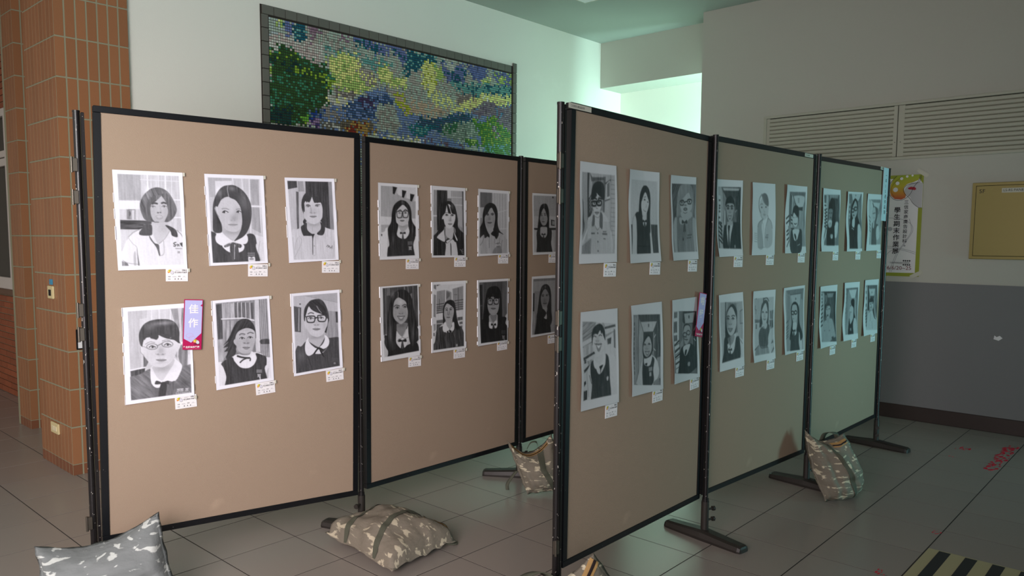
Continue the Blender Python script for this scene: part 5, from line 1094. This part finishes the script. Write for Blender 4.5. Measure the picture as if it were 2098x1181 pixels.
# ---------------------------------------------------------------- award ribbons on two drawings
def ribbon(k, x, z, w, h, an, chars, label, off):
    PM, _ = pmat(k); t = thing('award_ribbon', label, 'ribbon'); t.matrix_local = PM @ Matrix.Translation((x, off, z)) @ Matrix.Rotation(-an, 4, 'Y')
    cr = mat('crimson card', rgb(178, 16, 84), .4); la = mat('lavender card', rgb(186, 190, 236), .4)
    MB().box(-w/2, -.0012, -h/2, w/2, 0, h/2, ch=.0003).build('ribbon_body', cr, t)
    b = MB(); e = .004; P = [(-w/2+e, h/2-e), (-w/2+e, -h*.28), (-w*.06, -h*.36), (w/2-e*.7, -h*.17), (w/2-e*.7, h/2-.05*h-.02), (w/2-.011, h/2-.028), (w/2-e*.7, h/2-.020), (w/2-e*.7, h/2-e)]
    flat(b, P, .0016, 0); b.build('pointed_panel', la, t)
    b = MB()
    for j, ch in enumerate(chars):
        me = text_mesh(ch, .043, mt=M_card, bold=.0009); xs = [v.co.x for v in me.vertices]; cx = (min(xs)+max(xs))/2
        b.add([BD @ Vector((v.co.x-cx+.001, v.co.y+h*.24-j*.062, .002)) for v in me.vertices], [tuple(p.vertices) for p in me.polygons], 0)
    me = text_mesh('學生期末作業展', .0098, mt=M_card, bold=.0003); b.add([BD @ Vector((v.co.x-w/2+.003, v.co.y-h/2+.008, .002)) for v in me.vertices], [tuple(p.vertices) for p in me.polygons], 0)
    me = text_mesh('104-2', .011, mt=M_card, bold=.0003); b.add([BD @ Vector((v.co.x+.006, v.co.y-h/2+.022, .002)) for v in me.vertices], [tuple(p.vertices) for p in me.polygons], 1)
    b.build('lettering', [M_card, M_ink], t)
    b = MB()
    for c0, c1, rx, ry in ((-.012, -h*.22, .016, .010), (-.002, -h*.27, .013, .010)):
        for i in range(20):
            a0, a1 = i*.3, i*.3+.3
            flat(b, [(c0+rx*math.cos(a0), c1+ry*math.sin(a0)), (c0+rx*math.cos(a1), c1+ry*math.sin(a1)), (c0+(rx-.0007)*math.cos(a1), c1+(ry-.0007)*math.sin(a1)), (c0+(rx-.0007)*math.cos(a0), c1+(ry-.0007)*math.sin(a0))], .0019, 0)
    b.build('swirl', mat('pink ink', rgb(214, 120, 180), .5), t)
    b = MB(); logo(b, w*.2, -h*.335, .013, .002); b.build('palette_emblem', CM, t)
ribbon(0, .3915, 1.141, .0805, .224, -.062, '佳作', 'crimson and lavender ribbon reading 佳作 on the left board', -.014)
ribbon(3, 1.100, 1.156, .0765, .217, -.17, '銀獎', 'narrow crimson and grey ribbon reading 銀獎 on the right board', -.018)
# paper strip down the right end of the right partition
t = thing('paper_sign', 'pale blue paper strip hanging at the top right end of the board', 'sign'); PM, _ = pmat(5); t.matrix_local = PM @ Matrix.Translation((1.172, -.0065, 1.845)) @ Matrix.Rotation(.02, 4, 'Y')
M_strip = mat('pale blue paper', rgb(196, 222, 232), .35)
MB().box(-.048, -.004, -.185, .048, -.001, .185).build('strip', M_strip, t)
MB().box(-.05, -.0055, -.01, .05, -.0045, .19).build('overlay_sheet', M_strip, t)
b = MB()
for j, ch in enumerate('一年12班作品展'):
    me = text_mesh(ch, .030, mt=M_ink); b.add([BD @ Vector((v.co.x-.01, v.co.y+.125-j*.037, .0062)) for v in me.vertices], [tuple(p.vertices) for p in me.polygons], 0)
b.build('lettering', M_ink, t)
for (k, x, z, w) in ((3, .075, 2.030, .15), (4, 1.05, 2.018, .11), (5, 1.14, 2.028, .13)):
    PM, _ = pmat(k); t = obj('tape_label', MB().box(-w/2, -.0008, -.010, w/2, 0, .010).mesh('tape_label', M_lab), M=PM @ Matrix.Translation((x, -.0052, z)) @ Matrix.Rotation(.012, 4, 'Y'))
    tag(t, {3: 'written tape label on top rail of the nearest right panel', 4: 'small pale tape on top rail above the faint sketch panel', 5: 'small pale tape on top rail above the hanging paper strip'}[k], 'label')
    b = MB(); me = text_mesh('三信家商 廣告設計科', .010, mt=M_ink) if k == 3 else text_mesh('學生作業展', .010, mt=M_ink)
    b.add([BD @ Vector((v.co.x-w/2+.012, v.co.y-.004, .0012)) for v in me.vertices], [tuple(p.vertices) for p in me.polygons]); b.build('lettering', M_ink, t)

# ---------------------------------------------------------------- right wall: louvres, poster, panel door
WR = Matrix(((0, 0, -1, 4.214), (-1, 0, 0, 0), (0, 1, 0, 0), (0, 0, 0, 1)))      # text x -> -Y, y -> Z, facing -X
WRu = Matrix(((0, 0, -1, 4.22), (-1, 0, 0, 0), (0, 1, 0, 0), (0, 0, 0, 1)))
LV = thing('louvre_vent', 'long cream slatted ventilation louvre high on the right wall', 'vent', (4.22, -1.36, 2.2))
LV.rotation_euler = (0, 0, 0)
lx = lambda m: m
def lb(y0, y1, z0, z1, d0=-.022, d1=0, ch=.002): return MB().box(d0, y0+1.36, z0-2.2, d1, y1+1.36, z1-2.2, ch=ch)
lb(-2.55, -.19, 2.645, 2.668).build('outer_frame', M_cream, LV); lb(-2.55, -.19, 2.195, 2.218).build('outer_frame', M_cream, LV); lb(-.218, -.19, 2.218, 2.645).build('outer_frame', M_cream, LV); lb(-2.55, -2.52, 2.218, 2.645).build('outer_frame', M_cream, LV)
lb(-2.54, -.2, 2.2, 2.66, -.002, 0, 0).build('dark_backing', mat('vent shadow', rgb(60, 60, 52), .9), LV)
for y0, y1 in ((-.249, -.220), (-1.345, -1.316), (-1.40, -1.352), (-2.52, -2.49)): lb(y0, y1, 2.22, 2.643, -.018, -.002).build('stile', M_cream, LV)
for y in (-.236, -1.332, -1.375): MB().tube((-.0195, y+1.36, .14), (-.0175, y+1.36, .14), .004, 8).build('screw', M_metal, LV)
def slat(w):
    b = MB(); P = [(-.004, 0), (-.016, -.002), (-.020, -.010), (-.016, -.026), (-.006, -.036), (-.003, -.034), (-.011, -.024), (-.014, -.011), (-.011, -.005), (-.004, -.004)]
    n = len(P); v = [(x, 0, z) for x, z in P]+[(x, -w, z) for x, z in P]; b.add(v, [(i, n+i, n+(i+1) % n, (i+1) % n) for i in range(n)], 0, True); b.add(v, [tuple(range(n)), tuple(range(n, 2*n))[::-1]]); return b.mesh('slat', M_cream)
s1, s2 = slat(1.067), slat(1.09)
for i in range(12):
    z = .44-i*.0352
    obj('slat', s1, LV, loc=(0, 1.111, z)); obj('slat', s2, LV, loc=(0, -.04, z))
# poster
PO = thing('exhibition_poster', 'tall white and lime exhibition poster with palette drawing taped to the right wall', 'poster', (4.219, -1.36, 1.64))
def wp(b, P, d, mi=0):      # polygon given as (y, z) on the wall, d = stand-off
    b.add([(-d, y+1.36, z-1.64) for y, z in P], [tuple(range(len(P)))], mi); return b
def wtext(b, body, size, y, z, d, mi=0, bold=0, sx=1):
    me = text_mesh(body, size, mt=M_ink, bold=bold); b.add([(-d, y-v.co.x*sx+1.36, z+v.co.y-1.64) for v in me.vertices], [tuple(p.vertices) for p in me.polygons], mi)
def dsc(y, z, r, rz=None, n=20): rz = rz or r; return [(y-r*math.cos(2*math.pi*i/n), z+rz*math.sin(2*math.pi*i/n)) for i in range(n)]
y0, y1, z0, z1 = -1.562, -1.13, 1.217, 2.065
MB().box(-.002, y0+1.36, z0-1.64, 0, y1+1.36, z1-1.64).build('sheet', mat('lime paper', rgb(164, 176, 44), .5, noise=.15, nscale=4), PO)
b = MB(); wp(b, [(y1-.03, z0+.028), (y0+.03, z0+.030), (y0+.03, 1.79), (y0+.002, 1.79), (y0+.002, 1.985), (y0+.03, 2.03), (y1-.03, 2.04)], .0026); b.build('white_field', M_card, PO)
def palmat():
    m = bpy.data.materials.new('palette gradient'); m.use_nodes = True; N = m.node_tree.nodes; LK = m.node_tree.links
    tc = N.new('ShaderNodeTexCoord'); sp = N.new('ShaderNodeSeparateXYZ'); LK.new(tc.outputs['Object'], sp.inputs[0]); mr = N.new('ShaderNodeMapRange'); mr.inputs[1].default_value = .23; mr.inputs[2].default_value = .42; LK.new(sp.outputs[2], mr.inputs[0])
    r = N.new('ShaderNodeValToRGB'); r.color_ramp.elements[0].color = rgb(206, 92, 50); r.color_ramp.elements[1].color = rgb(158, 180, 40); e = r.color_ramp.elements.new(.25); e.color = rgb(216, 146, 44); e = r.color_ramp.elements.new(.55); e.color = rgb(200, 184, 44)
    LK.new(mr.outputs[0], r.inputs[0]); LK.new(r.outputs[0], N['Principled BSDF'].inputs['Base Color']); return m
b = MB(); wp(b, [(-1.31, 1.93), (-1.312, 1.985), (-1.33, 2.03), (-1.36, 2.058), (-1.40, 2.062), (-1.50, 2.062), (-1.53, 2.06), (-1.525, 2.02), (-1.49, 2.005), (-1.44, 1.99), (-1.415, 1.96), (-1.42, 1.93), (-1.435, 1.90), (-1.43, 1.875), (-1.40, 1.862), (-1.35, 1.868), (-1.32, 1.895)], .0034); b.build('palette_shape', palmat(), PO)
b = MB()
for y, z, r in ((-1.353, 1.945, .019), (-1.366, 1.998, .015), (-1.396, 2.036, .012), (-1.438, 2.052, .01), (-1.478, 2.058, .008)): wp(b, dsc(y, z, r), .004)
b.build('palette_holes', M_card, PO)
b = MB(); wp(b, [(-1.43, 1.955), (-1.47, 2.0), (-1.52, 2.005), (-1.558, 1.995), (-1.558, 1.79), (-1.52, 1.80), (-1.485, 1.84), (-1.47, 1.88), (-1.44, 1.90), (-1.42, 1.93)], .0032); b.build('grey_blob', mat('blob grey', rgb(196, 196, 200), .5), PO)
b = MB(); wp(b, [(-1.445, 1.955), (-1.47, 1.966), (-1.50, 1.962), (-1.512, 1.945), (-1.50, 1.936), (-1.475, 1.942), (-1.455, 1.944)], .0042); b.build('red_bristle', M_red, PO)
def curve_line(b, P, w, d, mi=0):
    P = spline(np.array(P, float), False, 6)
    for p, q in zip(P[:-1], P[1:]):
        e = q-p; L_ = np.hypot(*e)+1e-9; n_ = np.array([-e[1], e[0]])/L_*w/2; wp(b, [tuple(p+n_), tuple(q+n_), tuple(q-n_), tuple(p-n_)], d, mi)
b = MB()
curve_line(b, [(-1.36, 2.06), (-1.31, 2.0), (-1.302, 1.93), (-1.33, 1.875), (-1.38, 1.855), (-1.43, 1.868), (-1.47, 1.91), (-1.49, 1.96), (-1.53, 2.02), (-1.535, 2.055)], .003, .0046)
curve_line(b, [(-1.40, 2.055), (-1.34, 2.0), (-1.318, 1.94), (-1.345, 1.885)], .002, .0046); curve_line(b, [(-1.545, 2.06), (-1.53, 2.0), (-1.45, 1.985), (-1.415, 1.95), (-1.425, 1.91), (-1.465, 1.87), (-1.49, 1.83), (-1.53, 1.795), (-1.558, 1.79)], .003, .0046)
b.build('ink_outline', M_ink, PO)
b = MB()
for P in ([(-1.16, 1.46), (-1.3, 1.47), (-1.42, 1.45), (-1.53, 1.42)], [(-1.16, 1.44), (-1.3, 1.455), (-1.42, 1.44), (-1.53, 1.405)], [(-1.3, 1.71), (-1.40, 1.70), (-1.48, 1.66), (-1.50, 1.60), (-1.46, 1.52), (-1.40, 1.42), (-1.36, 1.30), (-1.35, 1.25)], [(-1.47, 1.70), (-1.49, 1.6), (-1.44, 1.5), (-1.38, 1.4), (-1.335, 1.25)], [(-1.3, 1.3), (-1.31, 1.4), (-1.37, 1.45)]): curve_line(b, P, .0035, .0034)
wp(b, dsc(-1.325, 1.615, .018), .0034); wp(b, dsc(-1.443, 1.475, .008), .0036); b.build('faint_swirls', mat('faint grey', rgb(172, 174, 180), .6), PO, kind='stuff')
b = MB()
for j, ch in enumerate('三信家商廣告設計科'): wtext(b, ch, .036, -1.424, 1.825-j*.0405, .005, 0, .0003)
for j, ch in enumerate('學生期末作業展'): wtext(b, ch, .052, -1.349, 1.755-j*.0575, .005, 0, .0008)
for z in (1.342, 1.308): wtext(b, '●●●●', .017, -1.435, z, .005)
wtext(b, '三信家商廣告設計科展覽館', .013, -1.335, 1.325, .005)
wtext(b, '2016/6/20~25', .044, -1.245, 1.272, .005, 1, 0, 1.05); b.build('lettering', [M_ink, mat('maroon ink', rgb(120, 40, 50), .6)], PO)
for y, z, a in ((-1.555, 2.075, .6), (-1.545, 1.235, -.5)):
    c, s = math.cos(a), math.sin(a); b = MB(); wp(b, [(y+dy*c-dz*s, z+dy*s+dz*c) for dy, dz in ((-.05, -.016), (.05, -.016), (.05, .016), (-.05, .016))], .0062); b.build('sticky_tape', M_lab, PO)
# electrical panel door
EP = thing('electrical_panel', 'flat brass-coloured panel door with handwritten label on the right wall', 'electrical panel', (4.219, -2.3, 1.675))
M_br = mat('brass paint', rgb(160, 146, 84), .35, metal=.25, noise=.08, nscale=30)
MB().box(-.022, -.46, -.30, 0, .38, .30, ch=.003).build('surround', M_br, EP); MB().box(-.0232, -.435, -.277, -.021, .356, .277).build('shadow_gap', M_dark, EP); MB().box(-.026, -.43, -.2735, -.022, .352, .2735, ch=.001).build('door', M_br, EP)
b = MB(); wtext_ = lambda body, size, y, z, d, mi=0: b.add([(-d, y-v.co.x+2.3, z+v.co.y-1.675) for v in text_mesh(body, size, mt=M_ink).vertices], [tuple(p.vertices) for p in text_mesh(body, size, mt=M_ink).polygons], mi)
wtext_('5F', .044, -1.966, 1.893, .0264); b.build('lettering', M_ink, EP, kind='stuff'); b = MB(); wtext_('LS-RS PANEL', .026, -2.128, 1.902, .0275)
b.build('lettering', M_ink, EP, kind='stuff'); MB().box(-.027, -.05, .217, -.026, .182, .252).build('marker_label', M_lab, EP)
t = obj('paper_scrap', MB().plate([(0, 0), (.035, -.01), (.06, .012), (.04, .03), (.02, .018), (.005, .03)], 0, .001).mesh('paper_scrap', M_card), M=Matrix.Translation((4.2125, -2.12, .745)) @ Matrix(((0, 0, -1, 0), (-1, 0, 0, 0), (0, 1, 0, 0), (0, 0, 0, 1)))); tag(t, 'torn white scrap stuck on the grey dado of right wall', 'paper')
# ceiling lamp box
t = thing('ceiling_lamp', 'white ceiling lamp body at the top edge near the beam', 'ceiling lamp', (3.06, 1.06, 3.75)); MB().box(-1.2, -.22, -.055, 0, 0, 0, ch=.008).build('housing', M_cream, t); MB().box(-1.16, -.19, -.06, -.04, -.03, -.055).build('diffuser', M_card, t)

# ---------------------------------------------------------------- floor tape, paint marks
M_ytape = mat('worn yellow tape', rgb(200, 190, 148), .6, noise=.15, nscale=30); M_btape = mat('black floor tape', rgb(40, 42, 44), .6)
t = thing('hazard_tape', 'yellow and black striped floor tape at bottom right corner', 'floor tape', (.9, -2.405, 0))
MB().box(-.4, -2.0, .0004, .385, 0, .0012).build('yellow_band', M_ytape, t)
for i in range(9):
    y = -.048-i*.112
    MB().plate([(-.42, y-.0), (-.42, y-.05), (.375, y-.05), (.375, y)], .0013, .0022).build('black_stripe', M_btape, t)
M_redp = mat('red paint smear', rgb(214, 20, 56), .5)
def splat(name, label, cx, cy, w, h, n, seed):
    rs = random.Random(seed); b = MB()
    for _ in range(n):
        x = cx+rs.uniform(-w, w); y = cy+rs.uniform(-h, h); r = rs.uniform(.3, 1)*min(w, h)*.6
        k = rs.randint(5, 8); P = [(x+r*rs.uniform(.4, 1.8)*math.cos(6.28*i/k), y+r*rs.uniform(.15, .7)*math.sin(6.28*i/k)) for i in range(k)]; b.plate(P, .0002, .0007+_*1e-5)
    tag(b.build(name, M_redp), label, 'paint mark'); 
splat('paint_smear', 'long streaky red paint smear on floor tiles before the right wall', 3.42, -2.35, .40, .04, 90, 1)
splat('paint_spot', 'red paint spot beside the black and yellow tape corner', 1.54, -2.38, .04, .018, 9, 3); splat('paint_spot', 'red paint drip at bottom edge left of the tape', .82, -2.32, .03, .02, 12, 4)
splat('paint_spot', 'faint line of red flecks in front of the large smear', 3.5, -2.1, .04, .05, 9, 5); splat('paint_spot', 'tiny red fleck on tile left of the smears', 3.2, -2.08, .02, .02, 4, 6)

# ---------------------------------------------------------------- camouflage ballast bags
def camo(name, base, dark, pale, scl=(2.0, 2.6, 6.5)):
    m = mat(name, rgb(*base), .8, noise=1, nscale=5, noisecol=rgb(*dark), bump=.35, bscale=35, stretch=(1, 1, 2.2)); nt = m.node_tree; N = nt.nodes; LK = nt.links; b = N['Principled BSDF']; old = b.inputs['Base Color'].links[0].from_socket
    tc = N.new('ShaderNodeTexCoord'); mp = N.new('ShaderNodeMapping'); mp.inputs['Scale'].default_value = scl; mp.inputs['Rotation'].default_value = (.3, .2, .5); LK.new(tc.outputs['Object'], mp.inputs[0])
    nz = N.new('ShaderNodeTexNoise'); nz.inputs['Scale'].default_value = 6.6; nz.inputs['Detail'].default_value = 3.5; nz.inputs['Distortion'].default_value = .6; LK.new(mp.outputs[0], nz.inputs['Vector'])
    mr = N.new('ShaderNodeMapRange'); mr.inputs[1].default_value = .575; mr.inputs[2].default_value = .61; LK.new(nz.outputs[0], mr.inputs[0])
    mx = N.new('ShaderNodeMix'); mx.data_type = 'RGBA'; mx.inputs[7].default_value = rgb(*pale); LK.new(mr.outputs[0], mx.inputs[0]); LK.new(old, mx.inputs[6]); LK.new(mx.outputs[2], b.inputs['Base Color']); return m
M_camo = camo('camouflage canvas', (158, 152, 134), (126, 120, 106), (206, 198, 172)); M_camoF = camo('flat camouflage canvas', (156, 149, 130), (130, 122, 108), (196, 186, 162), (5.5, 1.7, 4)); M_camoB = camo('cool-lit camouflage canvas', (150, 156, 154), (124, 130, 130), (204, 210, 206))  # the grey copy has its bag's cool light put into the colour
M_strap = mat('olive webbing', rgb(84, 86, 72), .8, bump=.2, bscale=200); M_zip = mat('tan zip tape', rgb(176, 140, 86), .7); M_zt = mat('dark zip teeth', rgb(40, 30, 30), .4)
def bag(label, corners, th, nrm, straps, cm, seed, back=.55, sag=0, zips=(), pinch=.10, group='camouflage ballast bags on the stand feet', wr=.012, ex=.5):
    c = [Vector(p) for p in corners]; o = sum(c, Vector())/4; o.z = 0; nrm = Vector(nrm).normalized(); t = thing('ballast_bag', label, 'bag', o, group=group)
    rs = random.Random(seed); off = rs.uniform(0, 50)
    def base(u, v):
        uu = .5+(u-.5)*(1-pinch*math.sin(math.pi*v)); vv = .5+(v-.5)*(1-pinch*math.sin(math.pi*u))
        p = c[0]*(1-uu)*(1-vv)+c[1]*uu*(1-vv)+c[2]*uu*vv+c[3]*(1-uu)*vv
        p = p-Vector((0, 0, sag*math.sin(math.pi*u)*(1-v)**2)); return p
    def prof(u, v): return (max(0, math.sin(math.pi*u))*max(0, math.sin(math.pi*v)))**ex
    def surf(u, v, s=1, lift=0):
        h = prof(min(max(u, 0), 1), min(max(v, 0), 1)); w = float(vnoise(np.array([u*4+off]), np.array([v*9+off]))[0]-.5)*wr*2*min(1, h*2)+float(vnoise(np.array([u*11+off]), np.array([v*5+off]))[0]-.5)*wr
        e = float(vnoise(np.array([u*14+off+9]), np.array([v*14+off]))[0]-.5)*.012*(1-h)
        p = base(u, v)+nrm*((h*th*.62+w+lift) if s > 0 else -(h*th*back))+nrm*e
        p.z = max(p.z, .004 if s < 0 else .006); return p-o
    n = 30
    b = MB(); V = []
    for s in (1, -1):
        for j in range(n+1):
            for i in range(n+1): V.append(surf(i/n, j/n, s) if not (s < 0 and (i in (0, n) or j in (0, n))) else surf(i/n, j/n, 1))
    K_ = (n+1)*(n+1); fr = []; q = lambda i, j: j*(n+1)+i
    for j in range(n):
        for i in range(n):
            fr.append((q(i, j), q(i, j+1), q(i+1, j+1), q(i+1, j))); fr.append(tuple(K_+k for k in (q(i, j), q(i+1, j), q(i+1, j+1), q(i, j+1))))
    b.add(V, fr, 0, True).build('canvas_body', cm, t)
    # stitched seam flange round the edge
    ring = [(i/40, 0) for i in range(40)]+[(1, i/40) for i in range(40)]+[(1-i/40, 1) for i in range(40)]+[(0, 1-i/40) for i in range(40)]
    b = MB(); v = []; ctr = sum((surf(u_, v_) for u_, v_ in ring), Vector())/len(ring)
    for k, (u_, v_) in enumerate(ring):
        p = surf(u_, v_); d = (p-ctr).normalized(); e = .011+.002*math.sin(k*.7)
        a = p-d*.006+nrm*.004; z = p+d*e; z.z = max(z.z, .005); v += [a, z, p-d*.006-nrm*.004]
    m_ = len(ring); f = []
    for k in range(m_):
        k2 = (k+1) % m_; f += [(3*k, 3*k2, 3*k2+1, 3*k+1), (3*k+1, 3*k2+1, 3*k2+2, 3*k+2)]
    b.add(v, f, 0, True).build('seam', cm, t)
    def strip(path, w, mt, nm, lift=.004):
        b = MB(); P = [(Vector(p)) for p in path]; v = []; N_ = 36
        pts_ = []
        for k in range(N_+1):
            x = k/N_*(len(P)-1); i = min(int(x), len(P)-2); pts_.append(P[i].lerp(P[i+1], x-i))
        for k, p in enumerate(pts_):
            a = pts_[max(k-1, 0)]; d = pts_[min(k+1, N_)]; e = (d-a).normalized(); sd = Vector((-e.y, e.x))*w/2
            v += [surf(p.x+sd.x, p.y+sd.y, 1, lift), surf(p.x, p.y, 1, lift*1.2), surf(p.x-sd.x, p.y-sd.y, 1, lift)]
        f = []
        for k in range(N_): f += [(3*k, 3*k+3, 3*k+4, 3*k+1), (3*k+1, 3*k+4, 3*k+5, 3*k+2)]
        b.add(v, f, 0, True); return b.build(nm, mt, t)
    for path, w in straps: strip(path, w, M_strap, 'strap')
    for path, w in zips: z = strip(path, w, M_zip, 'zip_tape', .0045); strip(path, w*.3, M_zt, 'zip_teeth', .007)
    return t, surf
def band(t, P, w, side, mt, nm='handle', th=.003):
    P = spline(np.array([tuple(Vector(p)-t.location) for p in P]), False, 6); sd = Vector(side).normalized()*w/2; v = []; f = []
    for p in P: p = Vector(p); v += [p+sd, p-sd, p-sd+Vector((0, 0, th)), p+sd+Vector((0, 0, th))]
    for k in range(len(P)-1):
        for j in range(4): j2 = (j+1) % 4; f.append((4*k+j, 4*k+j2, 4*k+4+j2, 4*k+4+j))
    f += [(0, 3, 2, 1), tuple(4*(len(P)-1)+j for j in range(4))]
    MB().add(v, f, 0, True).build(nm, mt, t)
b1, s_ = bag('camouflage bag leaning at foot of the left board, in bottom left corner', [(-1.983, -.013, .30), (-1.593, -.222, .385), (-1.583, -.40, .03), (-2.03, -.24, .03)], .17, (-.5, -.85, .12), [([(.66, .55), (.70, 1.0)], .07)], M_camoB, 1, sag=.05, pinch=.06, back=.3, ex=.4, wr=.02)
b2, s_ = bag('camouflage bag lying flat on the floor in front of the left board', [(-.72, -.165, .035), (-.335, -.215, .035), (-.32, -.68, .035), (-.765, -.73, .03)], .21, (0, 0, 1), [([(.0, .30), (.35, .20), (1, .12)], .065), ([(0, .74), (.4, .62), (1, .52)], .065)], M_camoF, 2, back=.12, ex=.26, wr=.016, zips=[([(.93, .60), (.96, .93)], .07)], pinch=.05)
band(b2, [(-.37, -.64, .02), (-.34, -.665, .012), (-.31, -.68, .008), (-.285, -.665, .006)], .03, (1, 1, 0), M_strap, 'loose_strap')
b3, s_ = bag('camouflage bag slumped on the foot at far end of the left board', [(.50, -.30, .30), (.70, -.47, .33), (.69, -.58, .03), (.50, -.46, .02)], .17, (-.72, -.68, .1), [([(.72, .05), (.62, .5), (.75, 1)], .14)], M_camo, 3, sag=.09, zips=[([(.05, .03), (.9, .04)], .06)], pinch=.02, back=.5)
band(b3, [(.56, -.40, .26), (.57, -.42, .30), (.60, -.44, .30), (.61, -.44, .25)], .03, (1, .8, 0), M_strap)
band(b3, [(.50, -.37, .13), (.47, -.36, .10), (.44, -.35, .06), (.43, -.36, .03)], .02, (1, -1, 0), M_strap, 'loose_strap')
b4, s_ = bag('camouflage bag standing on the middle foot of the right board', [(1.62, -1.652, .40), (1.74, -1.83, .385), (1.93, -1.89, .03), (1.60, -1.79, .02)], .20, (-.62, -.78, .05), [([(.50, .02), (.56, .5), (.62, 1)], .10)], M_camo, 4, sag=.08, pinch=-.12, ex=.4, wr=.02, back=.6, zips=[([(.62, .04), (.95, .05)], .07)])
band(b4, [(1.70, -1.72, .34), (1.70, -1.74, .385), (1.74, -1.78, .385), (1.76, -1.79, .34)], .035, (1, -.6, 0), M_strap)
b5, s_ = bag('camouflage bag with tan zip, cut off by bottom edge below right board', [(-.846, -1.50, .20), (-.585, -1.70, .33), (-.40, -1.80, .03), (-.896, -1.70, .02)], .17, (-.55, -.8, .2), [([(.45, .15), (.5, 1)], .09)], M_camo, 5, sag=.06, pinch=.0, back=.25, zips=[([(.99, .04), (.80, .10), (.62, .22)], .11)])
band(b5, [(-.83, -1.52, .20), (-.79, -1.53, .255), (-.73, -1.56, .268), (-.70, -1.60, .24), (-.70, -1.61, .20)], .04, (.5, -.8, 0), M_strap)
